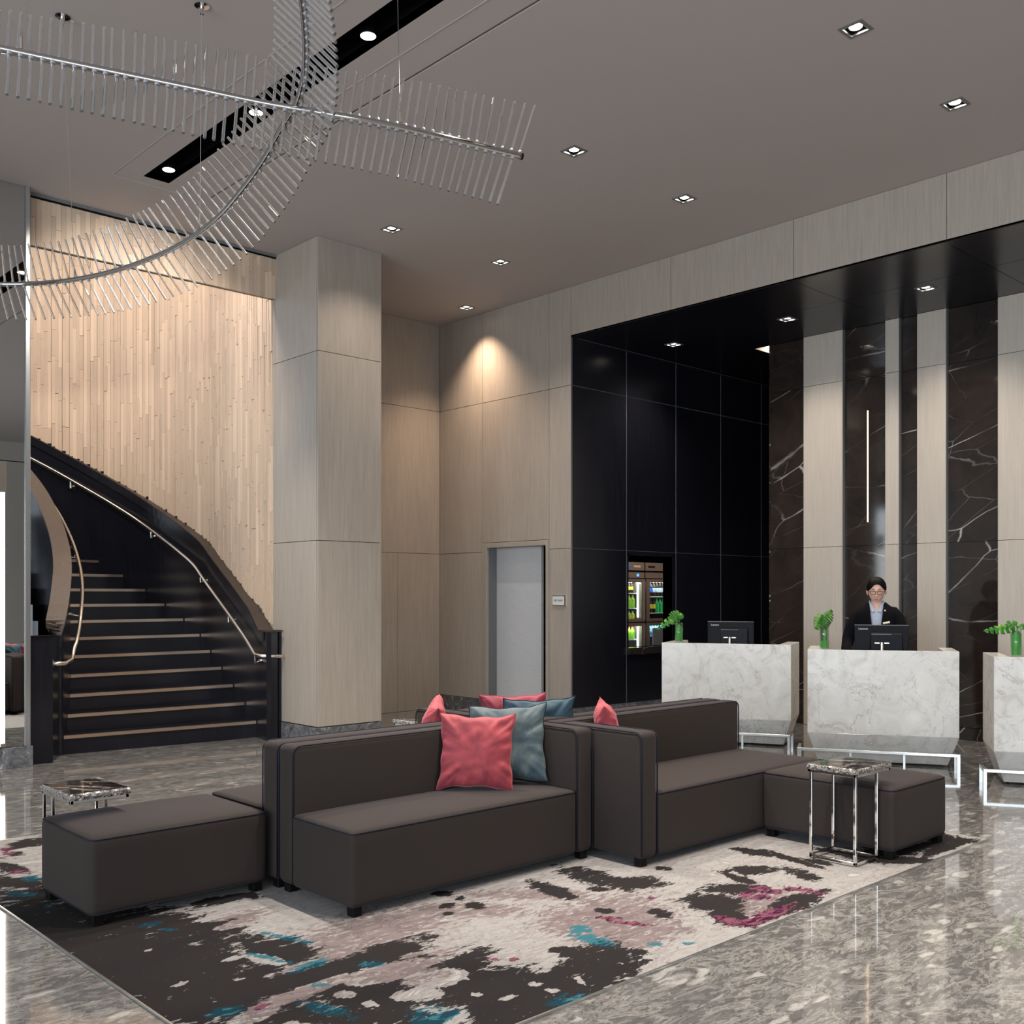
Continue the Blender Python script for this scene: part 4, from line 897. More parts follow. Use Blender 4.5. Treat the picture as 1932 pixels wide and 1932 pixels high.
# side tables: C shaped chrome frame, slab of dark marble with a chipped edge
def side_table(label, x, y, z, sx, sy, lx, ly, seed):
    """x,y: top corner minimum; sx,sy size; leg frame rectangle lx=(a,b), ly=(a,b) in world"""
    t = thing('side_table', label, 'table', (x + sx / 2, y + sy / 2, FL), 0, 'chrome and marble side tables')
    ox, oy = t.location.x, t.location.y; rnd = random.Random(seed); bw = .016
    zt = z - FL
    n = 22; per = []
    for k in range(n): per.append((-sx / 2 + sx * k / n, -sy / 2))
    for k in range(n): per.append((sx / 2, -sy / 2 + sy * k / n))
    for k in range(n): per.append((sx / 2 - sx * k / n, sy / 2))
    for k in range(n): per.append((-sx / 2, sy / 2 - sy * k / n))
    vs = []; lv = [(zt - .032, 0), (zt - .02, .003), (zt - .008, .001), (zt, -.006)]
    for zz, off in lv:
        for px_, py_ in per:
            j = rnd.uniform(-.003, .003); f_ = 1 + (off + j) / max(sx, sy) * 2
            vs.append((px_ * f_, py_ * f_, zz))
    m_ = len(per); fs = [(i * m_ + k, i * m_ + (k + 1) % m_, (i + 1) * m_ + (k + 1) % m_, (i + 1) * m_ + k) for i in range(3) for k in range(m_)]
    fs += [tuple(range(m_))[::-1], tuple(3 * m_ + k for k in range(m_))]
    tt_ = MB().add(vs, fs[:-2] + [fs[-2]]).obj('table_edge', 'table_edge', t)
    MB().add([vs[3 * m_ + k] for k in range(m_)] + [(vs[3 * m_ + k][0] * .99, vs[3 * m_ + k][1] * .99, zt - .01) for k in range(m_)], [tuple(range(m_))]).obj('table_top', 'table_marble', t)
    q = MB(); a, b2 = sx / 2 - .004, sy / 2 - .004
    for bx in ((-a, a, -b2, -b2 + bw), (-a, a, b2 - bw, b2), (-a, -a + bw, -b2, b2), (a - bw, a, -b2, b2)): q.box(*bx, zt - .032 - bw, zt - .032)
    q.obj('top_frame', 'chrome', t, bevel=.0015, seg=1)
    q = MB(); xa, xb, ya, yb = lx[0] - ox, lx[1] - ox, ly[0] - oy, ly[1] - oy
    for bx in ((xa, xb, ya, ya + bw), (xa, xb, yb - bw, yb), (xa, xa + bw, ya, yb), (xb - bw, xb, ya, yb)): q.box(*bx, .010, .010 + bw)
    q.obj('base_frame', 'chrome', t, bevel=.0015, seg=1)
    for px_ in (xa, xb - bw):
        for py_ in (ya, yb - bw):
            lg = MB().box(px_, px_ + bw, py_, py_ + bw, .010, zt - .032 - bw).obj('leg', 'chrome', t, bevel=.0015, seg=1)
            MB().lathe([(.004, 0), (.010, 0), (.010, .004), (.004, .010)], (px_ + bw / 2, py_ + bw / 2, 0), 12).obj('foot', 'chrome', lg)
side_table('chrome side table with marble top reaching over the right ottoman', 5.215, 2.805, .548, .40, .305, (5.225, 5.485), (2.815, 3.10), 1)
side_table('chrome side table with marble top behind the left ottoman', 1.825, 5.055, .541, .295, .40, (1.83, 2.11), (5.31, 5.45), 2)
side_table('third chrome side table peeping out behind the rear sofas', 4.76, 6.02, .548, .30, .40, (4.77, 5.05), (6.03, 6.25), 3)

# ------------------------------------------------------------------ reception desks
def text_mesh(txt, size, m, depth=.0008, align='LEFT'):
    cu = bpy.data.curves.new('lettering', 'FONT'); cu.body = txt; cu.size = size; cu.extrude = depth; cu.align_x = align; cu.align_y = 'CENTER'; cu.resolution_u = 3
    o = bpy.data.objects.new('lettering_tmp', cu); COL.objects.link(o)
    dg = bpy.context.evaluated_depsgraph_get(); me = bpy.data.meshes.new_from_object(o.evaluated_get(dg))
    bpy.data.objects.remove(o); bpy.data.curves.remove(cu)
    me.materials.clear(); me.materials.append(M[m]); return me
def frame(Lp_, Rp_):
    U = (Vector(Rp_) - Vector(Lp_)); W = U.length; U.normalize(); V = Vector((-U.y, U.x)); return Vector(Lp_), U, V, W
DESKS = [frame((8.345, 6.645), (8.888, 5.473)), frame((8.257, 4.916), (8.859, 3.811)), frame((8.306, 3.301), (8.908, 2.196))]
DT = 1.018
def loc_x(fr_, px, v_):    # distance along the desk front at which depth line v_ is seen at image column px
    O, U, V, W = fr_; P = O + V * v_; dx, dy = ray(px); den = U.x * dy - U.y * dx
    return -(P.x * dy - P.y * dx) / den
lab = ['left white stone reception desk nearest the shop window', 'middle white stone reception desk with the receptionist behind', 'right white stone reception desk cut off by the picture edge']
for k, fr_ in enumerate(DESKS):
    O, U, V, W = fr_; rz = math.atan2(U.y, U.x)
    t = thing('reception_desk', lab[k], 'desk', (O.x, O.y, 0), rz, 'white stone reception desks')
    MB().box(0, W, 0, .035, .273, DT).obj('front_slab', 'white_stone', t, bevel=.002, seg=1)
    for x0, x1 in ((0, .12), (W - .12, W)): MB().box(x0, x1, .0355, .71, .273, DT).obj('side_wing', 'white_stone', t, bevel=.002, seg=1)
    MB().box(.12, W - .12, .0355, .10, .273, DT - .004).obj('ledge', 'white_stone', t)
    i, f_ = .084, .10
    MB().add([(i, f_, .02), (W - i, f_, .02), (W - i, .66, .02), (i, .66, .02), (0, 0, .272), (W, 0, .272), (W, .71, .272), (0, .71, .272)],
             [(0, 3, 2, 1), (4, 5, 6, 7), (0, 1, 5, 4), (1, 2, 6, 5), (2, 3, 7, 6), (3, 0, 4, 7)]).obj('tapered_base', 'white_stone', t, bevel=.002, seg=1)
    MB().box(.13, W - .13, .14, .60, 0, .022).obj('plinth', 'leg_black', t)
    MB().box(.12, W - .12, .10, .66, .735, .76).obj('worktop', 'pale_wood', t)
    MB().box(.14, W - .14, .12, .40, .30, .733).obj('cabinet', 'dark_wood', t)
    # foot rail
    r = thing('foot_rail', ['low metal foot rail around the left desk', 'low metal foot rail around the middle desk', 'low metal foot rail around the right desk'][k], 'rail', (O.x, O.y, 0), rz, 'low metal foot rails')
    xa, xb, yy, hh, bw = -.085, W + .0, -.085, .142, .024
    MB().box(xa, xb, yy, yy + bw, hh - bw, hh).obj('top_bar', 'satin_metal', r, bevel=.002, seg=1)
    for xx in (xa, xb - bw): MB().box(xx, xx + bw, yy, yy + bw, 0, hh - bw).obj('post', 'satin_metal', r)
    for s_ in (.33, .66): MB().box(xa + (xb - xa) * s_, xa + (xb - xa) * s_ + .018, yy + .003, yy + .02, 0, hh - bw).obj('post', 'satin_metal', r)
    for xx in (xa, xb - bw):
        MB().box(xx, xx + bw, yy + bw, .20, hh - bw, hh).obj('return_bar', 'satin_metal', r); MB().box(xx, xx + bw, .20 - bw, .20, 0, hh - bw).obj('post', 'satin_metal', r)

# monitors seen from behind
def monitor(fr_, pa, pb, label, ztop, v_=.36):
    O, U, V, W = fr_; a = loc_x(fr_, pa, v_); b2 = loc_x(fr_, pb, v_); w_ = b2 - a; P = O + U * ((a + b2) / 2) + V * v_
    t = thing('computer_monitor', label, 'monitor', (P.x, P.y, .76), math.atan2(U.y, U.x), 'black desk monitors')
    zt = ztop - .76; zb = zt - w_ * .60; hw = w_ / 2
    MB().box(-hw, hw, -.0, .022, zb, zt).obj('shell', 'black_plastic', t, bevel=.004, seg=2)
    MB().box(-hw + .012, hw - .012, .022, .0235, zb + .018, zt - .012).obj('screen', 'grey_plastic', t)
    MB().box(-hw + .001, hw - .001, -.002, .02, zt - .003, zt + .0015).obj('top_edge', 'trim_grey', t)
    x0, x1 = -hw + w_ * .31, -hw + w_ * .87; z1 = zt - w_ * .12; z2 = zt - w_ * .175
    MB().add([(x0, 0, z1), (x1, 0, z1), (x1, -.03, z2), (x0, -.045, z2), (x0 - .02, 0, zb + .02), (x1 + .02, 0, zb + .02), (x1, -.03, zb + .03), (x0, -.045, zb + .03)],
             [(0, 1, 2, 3), (3, 2, 6, 7), (7, 6, 5, 4), (0, 3, 7, 4), (1, 5, 6, 2), (0, 4, 5, 1)]).obj('rear_housing', 'grey_plastic', t)
    MB().box(x0, x1 - w_ * .19, -.047, -.04, z2 - .004, z2).obj('housing_ridge', 'trim_grey', t)
    cxm = -hw + w_ * .505
    MB().box(cxm - .062, cxm - .02, -.056, -.045, zt - w_ * .355, zt - w_ * .335).box(cxm + .02, cxm + .062, -.056, -.045, zt - w_ * .355, zt - w_ * .335).obj('bracket', 'steel', t)
    MB().tube([(cxm, -.06, zt - w_ * .33), (cxm, -.065, .02)], .014, 12).obj('stand_neck', 'steel', t)
    MB().box(cxm - .11, cxm + .11, -.14, .06, 0, .014).obj('stand_base', 'black_plastic', t, bevel=.004)
    o = link('logo', text_mesh('Lenovo', w_ * .058, 'text_white'), t); o.location = (-hw + w_ * .075, -.0012, zt - w_ * .075); o.rotation_euler = (PI / 2, 0, 0)
    return t
monitor(DESKS[0], 1335, 1422, 'black monitor seen from behind on the left desk', 1.232)
monitor(DESKS[1], 1612, 1715, 'black monitor seen from behind in front of the receptionist', 1.232)
monitor(DESKS[2], 1990, 2100, 'black monitor on the right desk outside the picture edge', 1.232)

# vases with monstera leaves
RVc = Vector((BD[0], AD[0], 0)); DVc = Vector((BD[1], AD[1], 0)); UPc = Vector((0, 0, 1))
def leaf_mesh(length, width, lobes=5, curl=.25, side=(1, 1), droop=.2):
    q = MB(); nt_, ns = 60, 9
    for sg in (-1, 1):
        ws = width * side[0 if sg < 0 else 1]
        P = [[None] * (ns + 1) for _ in range(nt_ + 1)]
        for i in range(nt_ + 1):
            t = i / nt_; half = ws * (math.sin(PI * min(1, t ** .62)) ** .6) * (1 - .15 * t)
            for j in range(ns + 1):
                s_ = j / ns; x = length * (t - .16 * (1 - t) * s_ ** 1.5 + .26 * s_ * t * (1 - t)); y = sg * half * s_
                P[i][j] = (x, y, -curl * half * s_ * s_ + .004 * math.sin(t * 34) * s_ - droop * length * t * t)
        for i in range(nt_):
            for j in range(ns):
                t = (i + .5) / nt_; s_ = (j + .5) / ns
                ph = ((t - .10) * lobes / .86) % 1.0
                if .08 < t < .95 and s_ > .26 and ph < .30 * min(1, (s_ - .2) * 3): continue
                q.add([P[i][j], P[i + 1][j], P[i + 1][j + 1], P[i][j + 1]], [(0, 1, 2, 3)])
    me = q.mesh('leaf_blade', 'leaf', smooth=True, fix=False)
    bm = bmesh.new(); bm.from_mesh(me); bmesh.ops.remove_doubles(bm, verts=bm.verts, dist=.00005)
    g = bmesh.ops.extrude_face_region(bm, geom=list(bm.faces))
    for v_ in [x for x in g['geom'] if isinstance(x, bmesh.types.BMVert)]: v_.co.z -= .0007
    for f_ in bm.faces: f_.smooth = True
    bm.to_mesh(me); bm.free(); return me
def vase(fr_, px, label, h_, leaves, fill, arc_=1.0, lab2=''):
    O, U, V, W = fr_; v_ = .052; s_ = loc_x(fr_, px, v_); P = O + U * s_ + V * v_
    t = thing('glass_vase', label, 'vase', (P.x, P.y, DT), 0, 'clear cylinder vases on the desks')
    R_ = .041
    MB().lathe([(R_, 0), (R_, h_), (R_ - .003, h_), (R_ - .003, .014), (.001, .014)], (0, 0, 0), 28).obj('glass_body', 'thin_glass', t, smooth=True)
    MB().lathe([(.001, .0145), (R_ - .0034, .0145), (R_ - .0034, h_ * fill), (.001, h_ * fill)], (0, 0, 0), 24).obj('water', 'green_water', t)
    n = 20; rows = []
    for k in range(n + 1):
        a = -PI / 2 + .9 + 2 * PI * arc_ * k / n; rr = R_ - .009; rows.append([(rr * math.cos(a), rr * math.sin(a), .03), (rr * math.cos(a), rr * math.sin(a), h_ * (.86 + .06 * math.sin(a * 2)))])
    MB().grid(rows).obj('rolled_leaf', 'leaf', t, smooth=True)
    lf = thing('monstera_leaf', lab2, 'plant', (P.x, P.y, DT + h_ * .9), 0, 'cut monstera leaves in the vases')
    C0 = Vector((P.x, P.y, DT)); d0 = P.x * BD[1] + P.y * AD[1]; sc_ = d0 / F
    pb = w2p(P.x, P.y, DT + h_ * .9)
    for (bx, by, tx, ty, wd, lb, curl, sd, roll) in leaves:
        Bp = C0 + RVc * ((bx - px) * sc_) + UPc * (CH - DT - (by - HZ) * sc_)
        Tp = C0 + RVc * ((tx - px) * sc_) + UPc * (CH - DT - (ty - HZ) * sc_) - DVc * .03
        ax = (Tp - Bp); ln = ax.length; ax.normalize(); nrm_ = (-DVc * math.cos(roll) + UPc * math.sin(roll)); nrm_ = (nrm_ - ax * nrm_.dot(ax)).normalized(); yy_ = nrm_.cross(ax)
        o = link('leaf', leaf_mesh(ln, wd * sc_, lb, curl, sd), lf)
        o.matrix_local = Matrix.Translation(Bp - Vector(lf.location)) @ Matrix((ax, yy_, nrm_)).transposed().to_4x4()
        MB().tube([(0, 0, -.03), tuple((Bp - Vector(lf.location)) * .5 + Vector((0, 0, .012))), tuple(Bp - Vector(lf.location))], .0025, 6).obj('stem', 'leaf', lf, smooth=True)
vase(DESKS[0], 1281, 'clear vase with bright green filling on the left desk', .205, [(1283, 1164, 1240, 1185, 12, 5, .3, (1, .6), .3), (1268, 1168, 1279, 1153, 11, 4, .3, (1, 1), .2)], .80, 1.0, 'split green leaf spreading left from the left desk vase')
vase(DESKS[1], 1555, 'tall clear vase with dark green stem on the middle desk', .262, [(1550, 1163, 1538, 1186, 19, 6, .25, (.6, 1.25), .1), (1550, 1170, 1568, 1151, 13, 6, .3, (1.5, .5), .0)], .3, .5, 'pair of split leaves over the middle desk vase')
vase(DESKS[2], 1917, 'clear vase full of green on the right desk at the picture edge', .225, [(1907, 1181, 1857, 1186, 13, 5, .2, (.5, 1.1), .4), (1900, 1184, 1916, 1173, 11, 2, .35, (1, 1), .3), (1922, 1183, 1946, 1172, 8, 3, .2, (1, .5), .3)], .82, 1.0, 'split leaf reaching left from the right desk vase')

# gift shop sign
sg_ = thing('shop_sign', 'small white gift shop name plate beside the door', 'sign', (WX, 8.428, 1.444))
MB().box(-.014, 0, -.115, .105, -.062, .062).obj('plate', 'white_plastic', sg_, bevel=.002, seg=1)
MB().box(-.020, -.0145, -.115, -.092, -.062, .062).obj('side_cap', 'satin_metal', sg_); MB().box(-.017, -.0145, -.09, .105, .052, .062).box(-.017, -.0145, -.09, .105, -.062, -.052).obj('clip_rail', 'satin_metal', sg_)
o = link('lettering', text_mesh('GIFT SHOP', .030, 'text_black', .0006, 'CENTER'), sg_); o.location = (-.0155, .012, 0); o.rotation_euler = (PI / 2, 0, -PI / 2)

# ------------------------------------------------------------------ drink coolers and bottles in the shop
CY = 9.7
def cooler(x0, x1, label, doors):
    t = thing('drink_cooler', label, 'cooler', ((x0 + x1) / 2, CY + .35, 0), 0, 'brown upright drink coolers'); w_ = (x1 - x0) / 2; y0 = -.35
    q = MB().box(-w_, -w_ + .04, y0 + .05, .35, 0, 1.75).box(w_ - .04, w_, y0 + .05, .35, 0, 1.75).box(-w_, w_, .31, .35, 0, 1.75).box(-w_, w_, y0 + .05, .35, .0, .12).box(-w_, w_, y0 + .05, .35, 1.08, 1.125).box(-w_, w_, y0 + .05, .35, 1.715, 1.75)
    q.obj('cabinet', 'cooler_brown', t)
    MB().box(-w_ + .041, w_ - .041, .30, .309, .13, 1.07).box(-w_ + .041, w_ - .041, .30, .309, 1.13, 1.71).obj('liner', 'cooler_inside', t)
    MB().box(-w_ + .03, w_ - .03, y0 + .09, .3, 1.765, 1.985).obj('header_box', 'joint_black', t)
    MB().box(-w_, w_, y0 + .02, y0 + .08, 1.872, 1.99).obj('header_panel', 'cooler_brown', t); MB().box(-w_, w_, y0 + .02, y0 + .08, 1.76, 1.845).obj('control_panel', 'cooler_brown', t)
    for z0, z1 in doors:
        f_ = MB(); fw = .075
        for a in ((-w_, -w_ + fw, z0, z1), (w_ - fw, w_, z0, z1), (-w_ + fw, w_ - fw, z0, z0 + .04), (-w_ + fw, w_ - fw, z1 - .045, z1)): f_.box(a[0], a[1], y0, y0 + .045, a[2], a[3])
        d_o = f_.obj('door', 'cooler_brown', t)
        MB().box(-w_ + fw, w_ - fw, y0 + .02, y0 + .026, z0 + .04, z1 - .045).obj('pane', 'thin_glass', d_o)
        MB().box(w_ - .022, w_ - .010, y0 - .012, y0 - .001, z0 + .03, z1 - .03).obj('handle', 'satin_metal', d_o)
        MB().box(w_ - fw - .025, w_ - fw - .005, y0 + .055, y0 + .075, z0 + .06, z1 - .06).obj('light_tube', 'cooler_glow', t)
    return t
c1 = cooler(11.06, 11.79, 'left brown drink cooler seen through the serving opening', [(.14, 1.10), (1.12, 1.745)])
c2 = cooler(11.825, 12.555, 'right brown drink cooler seen through the serving opening', [(.14, 1.10), (1.12, 1.745)])
MB().box(.20, .245, -.336, -.329, 1.785, 1.82).obj('display', 'display_glow', c1)
for t, m1 in ((c1, 'tag_gold'), (c2, 'grey_plastic')): MB().box(-.30 if t == c2 else .13, -.15 if t == c2 else .28, -.336, -.329, 1.915, 1.945).obj('name_plate', m1, t)
rb_ = MB().lathe([(.001, 0), (.028, 0), (.028, .004), (.001, .004)], (0, 0, 0), 16).obj('round_badge', 'cola_label', c1); rb_.location = (.02, -.333, 1.93); rb_.rotation_euler = (PI / 2, 0, 0)
area('cooler_light', (11.55, 9.80, 1.70), (0, 0, 0), .5, .08, 5, (.8, 1, 1)); area('cooler_light', (12.15, 9.80, 1.70), (0, 0, 0), .5, .08, 4, (.8, 1, 1)); area('cooler_light', (11.55, 9.80, 1.06), (0, 0, 0), .5, .08, 4, (.8, 1, 1)); area('cooler_light', (12.15, 9.80, 1.06), (0, 0, 0), .5, .08, 2, (.8, 1, 1))
for t, zs in ((c1, (.36, .62, .86, 1.32, 1.54)), (c2, (.36, .62, .90, 1.245, 1.49))):
    for z in zs: MB().box(-.32, .32, -.26, .30, z - .012, z).obj('shelf', 'white_plastic', t)
def bottle(kind, body, label_m, cap, h_, r_):
    t = thing('bottle', 'x', 'bottle', (0, 0, 0)); 
    MB().lathe([(r_ * .9, 0), (r_, .01), (r_, h_ * .62), (r_ * .45, h_ * .85), (r_ * .4, h_ * .94)], (0, 0, 0), 12).obj('glass_body', body, t, smooth=False)
    MB().lathe([(r_ * 1.02, h_ * .28), (r_ * 1.02, h_ * .58)], (0, 0, 0), 12).obj('label_band', label_m, t)
    MB().lathe([(r_ * .45, h_ * .93), (r_ * .45, h_), (.002, h_ + .001)], (0, 0, 0), 10).obj('cap', cap, t); return t
shelfsets = [  # prototype, positions x, z, label stem, group
    (('cola', 'cola_label', 'cola_label', .22, .032), [12.00], 1.49, 'blue labelled cola bottle at the left of the upper shelf in the right cooler', None),
    (('cola', 'clear_label', 'clear_label', .22, .032), [12.075, 12.15, 12.225, 12.30], 1.49, 'silver labelled cola bottle on the upper shelf of the right cooler', 'silver labelled colas on the upper shelf'),
    (('cola', 'yellow_label', 'cola_label', .22, .032), [12.00, 12.075], 1.245, 'yellow labelled dark bottle, middle shelf of the right cooler', 'yellow labelled dark bottles'),
    (('green_bottle', 'green_bottle', 'green_bottle', .22, .032), [12.15, 12.225, 12.30], 1.245, 'green bottle on the middle shelf of the right cooler', 'green bottles on the middle shelf'),
    (('water', 'clear_label', 'water', .17, .032), [11.98, 12.05, 12.12, 12.19, 12.26], .90, 'blue water bottle on the low shelf of the right cooler', 'blue water bottles'),
    (('cola', 'yellow_label', 'clear_label', .16, .026), [11.40, 11.46, 11.52], 1.54, 'small dark bottle on the top shelf of the left cooler', 'small dark bottles on the top shelf'),
    (('lime', 'lime', 'red_cap', .20, .035), [11.38, 11.46, 11.54], 1.32, 'lime green red capped bottle on the second shelf, left cooler', 'lime bottles on the second shelf'),
    (('lime', 'yellow_label', 'cola_label', .155, .033), [11.38, 11.46, 11.54], 1.125, 'yellow and green blue capped bottle, upper left cooler', 'yellow labelled green bottles'),
    (('lime', 'lime', 'red_cap', .18, .035), [11.38, 11.46, 11.54], .86, 'lime green bottle in the lower door of the left cooler', 'lime bottles in the lower door')]
for args, xs, z, lb, gp in shelfsets:
    p0 = bottle('b', *args)
    x_off = .115 if xs[0] < 11.8 else .07
    rank = ['leftmost', 'second from left', 'third from left', 'fourth from left', 'fifth from left']
    for i, x in enumerate(xs):
        x += x_off
        o = p0 if i == 0 else copy_tree(p0)
        o.location = (x, CY + .13, z + .001); o['label'] = lb if len(xs) == 1 else lb + ', ' + rank[i]
        if gp: o['group'] = gp
gp_ = onY(1241, 1215, 9.5)
t = thing('grey_screen', 'plain grey upright screen behind the serving opening sill', 'screen', (gp_.x, 9.5, 0)); MB().box(-.115, .13, -.012, .012, .45, 1.03).obj('sheet', 'screen_grey', t, bevel=.003, seg=1); MB().box(-.10, .10, -.08, .08, 0, .45).obj('foot', 'grey_plastic', t)

# ------------------------------------------------------------------ glass rod chandeliers
def lerp_tab(T_, x):
    if x <= T_[0][0]: return T_[0][1:]
    for a, b2 in zip(T_, T_[1:]):
        if x <= b2[0]:
            u = (x - a[0]) / (b2[0] - a[0]); return tuple(p + (q - p) * u for p, q in zip(a[1:], b2[1:]))
    return T_[-1][1:]
unit_rod = MB().lathe([(.0066, 0), (.0072, .004), (.0072, .996), (.0060, 1.0)], (0, 0, 0), 10).mesh('glass_rod', 'acrylic', smooth=False)
def chandelier(label, pts, z, rods_up, rods_dn, space_up, space_dn, key, wires, rod_len=.285):
    t = thing('glass_rod_chandelier', label, 'chandelier', (0, 0, 0), 0, 'polished tube chandeliers with glass rods')
    V3 = [atz(px, py, z) for px, py in pts]; c3 = V3[len(V3) // 2]; t.location = (c3.x, c3.y, z)
    def cr(P, u):
        n = len(P) - 1; u = max(0, min(n - 1e-6, u)); i = int(u); f_ = u - i; g = lambda k: Vector(P[max(0, min(n, k))])
        a, b2, c2, d = g(i - 1), g(i), g(i + 1), g(i + 2)
        return 0.5 * ((2 * b2) + (c2 - a) * f_ + (2 * a - 5 * b2 + 4 * c2 - d) * f_ * f_ + (3 * b2 - a - 3 * c2 + d) * f_ ** 3)
    dense = []
    P2 = [Vector((a, b2)) for a, b2 in pts]; acc = 0; prev = None
    for k in range((len(pts) - 1) * 40 + 1):
        u = k / 40; q = cr(pts, u)
        if prev is not None: acc += (q - prev).length
        prev = q; dense.append((acc, q, atz(q.x, q.y, z)))
    MB().tube([tuple(d[2] - t.location) for d in dense[::4]], .0165, 20).obj('tube', 'tube_chrome', t, smooth=True)
    col = MB(); cnt = 0
    for tab, space, up in ((rods_up, space_up, True), (rods_dn, space_dn, False)):
        s_ = space(0) * (.5 if up else .8); i = 0
        while s_ < dense[-1][0] - 2:
            while dense[i][0] < s_: i += 1
            q = dense[i][1]; B = dense[i][2]; vx, vy = lerp_tab(tab, q.x if key == 'x' else dense[i][0])
            tx, ty = q.x + vx, q.y + vy
            # the tip lies on the line of sight of (tx,ty) at rod length from the tube
            D = Vector((*ray(tx), -(ty - HZ) / F)); O_ = Vector((0, 0, CH)); w0 = O_ - B
            A_ = D.dot(D); B_ = 2 * D.dot(w0); C_ = w0.dot(w0) - (rod_len + .0165) ** 2; disc = B_ * B_ - 4 * A_ * C_
            if disc < 0: k_ = -B_ / (2 * A_)
            else: k_ = (-B_ + (1 if up else -1) * math.sqrt(disc)) / (2 * A_)
            dr = (O_ + D * k_ - B).normalized()
            st_ = B + dr * .022
            o = link('glass_rod', unit_rod, t, st_ - t.location); o.rotation_euler = dr.to_track_quat('Z', 'Y').to_euler(); o.scale = (1, 1, rod_len - .004)
            a0 = B + dr * .013 - t.location; col.tube([a0, a0 + dr * .006, a0 + dr * .016], [.0115, .0115, .0085], 10)
            cnt += 1; s_ += space(s_ / dense[-1][0])
    col.obj('rod_collars', 'collar', t)['kind'] = 'stuff'
    for e in (0, -1):
        B = dense[e][2]; dv = (dense[e][2] - dense[1 if e == 0 else -2][2]).normalized(); MB().tube([B - t.location, B + dv * .004 - t.location], .0172, 20).obj('end_cap', 'black_plastic', t)
    for (tpx, tpy, cpx, cpy) in wires:
        A = atz(tpx, tpy, z); Cc = atz(cpx, cpy, CZ)
        w_ = MB().tube([A - t.location + Vector((0, 0, .03)), Cc - t.location - Vector((0, 0, .05))], .0016, 6).obj('wire', 'satin_metal', t)
        MB().tube([A - t.location + Vector((0, 0, .012)), A - t.location + Vector((0, 0, .06))], .007, 8).obj('wire_clamp', 'steel', t)
        MB().lathe([(.001, -.055), (.012, -.055), (.012, -.008), (.045, -.006), (.045, 0), (.001, 0)], tuple(Cc - t.location), 20).obj('canopy', 'chrome', t)
    return t, cnt
T1 = [(-60, 79), (0, 92), (137, 121), (342, 163), (512, 198), (650, 221), (755, 241), (870, 268), (984, 295)]
up1 = [(-60, 7, -72), (16, 7, -73), (200, 2, -83), (385, 6, -85), (560, 8, -84), (650, 14, -86), (780, 14, -91), (900, 15, -93), (980, 31, -94)]
dn1 = [(-60, -7, 80), (16, -6, 82), (385, -6, 86), (500, -8, 87), (640, -15, 90), (780, -20, 91), (900, -25, 92), (980, -31, 94)]
t1_, n1_ = chandelier('long straight glass rod chandelier pointing right across the ceiling', T1, 3.72, up1, dn1, lambda u: 21 - 4.4 * u, lambda u: 21 - 4.4 * u, 'x', [(755, 236, 750, -30), (40, 98, 60, -60)])
T2 = [(-60, 531), (0, 536), (68, 535), (137, 528), (205, 514), (273, 492), (342, 460), (410, 411), (461, 353), (499, 300), (533, 240), (560, 195), (573, 150), (577, 100), (576, 55), (571, 0), (562, -60)]
up2 = [(0, -4, -73), (78, -7, -73), (110, -14, -73), (145, -18.5, -76), (190, -20, -73), (240, -27, -77), (310, -33, -80), (358, -42, -80), (395, -51, -74), (470, -52, -72), (545, -57, -66), (640, -55, -59), (760, -56, -55), (860, -59, -54), (960, -54, -54)]
dn2 = [(0, 14, 67), (66, 17, 67), (98, 23, 67), (132, 27, 66), (180, 32, 66), (240, 36, 70), (290, 41, 70), (400, 50, 71), (460, 53, 71), (520, 57, 67), (600, 57, 65), (760, 59, 57), (960, 60, 60)]
t2_, n2_ = chandelier('curved glass rod chandelier sweeping down to the left edge', T2, 3.80, up2, dn2, lambda u: 15.2, lambda u: 15.2, 's', [(377, 432, 381, 10), (141, 526, 118, 30)], .275)

# ------------------------------------------------------------------ receptionist
O, U, V, W = DESKS[1]; pv = .98; ps = loc_x(DESKS[1], 1654, pv); PP = O + U * ps + V * pv
man = thing('person', 'person in black suit and glasses looking down behind the middle desk', 'person', (PP.x, PP.y, 0), math.atan2(U.y, U.x) - .04)
# local frame: x to the viewer's right, -y towards the viewer, z up
def skin_graph(nodes, edges):
    me = bpy.data.meshes.new('tmp'); me.from_pydata([n[0] for n in nodes], edges, []); o = bpy.data.objects.new('tmp', me); COL.objects.link(o)
    md = o.modifiers.new('s', 'SKIN'); md.use_smooth_shade = True
    for i, n in enumerate(nodes):
        sv = me.skin_vertices[0].data[i]; sv.radius = (n[1], n[2] if len(n) > 2 else n[1]); sv.use_root = (i == 0)
    ms = o.modifiers.new('u', 'SUBSURF'); ms.levels = 2; ms.render_levels = 2
    dg = bpy.context.evaluated_depsgraph_get(); r = bpy.data.meshes.new_from_object(o.evaluated_get(dg)); bpy.data.objects.remove(o); return r
nodes = [((0, 0, .93), .13, .10), ((0, 0, 1.10), .12, .09), ((0, .01, 1.27), .14, .10), ((0, .0, 1.36), .07, .06), ((0, -.012, 1.44), .052, .052), ((0, -.02, 1.51), .05, .055)]
edges = [(0, 1), (1, 2), (2, 3), (3, 4), (4, 5)]
def chain(root, pts):
    p = root
    for q in pts: nodes.append(q); edges.append((p, len(nodes) - 1)); p = len(nodes) - 1
    return p
hand_ends = []
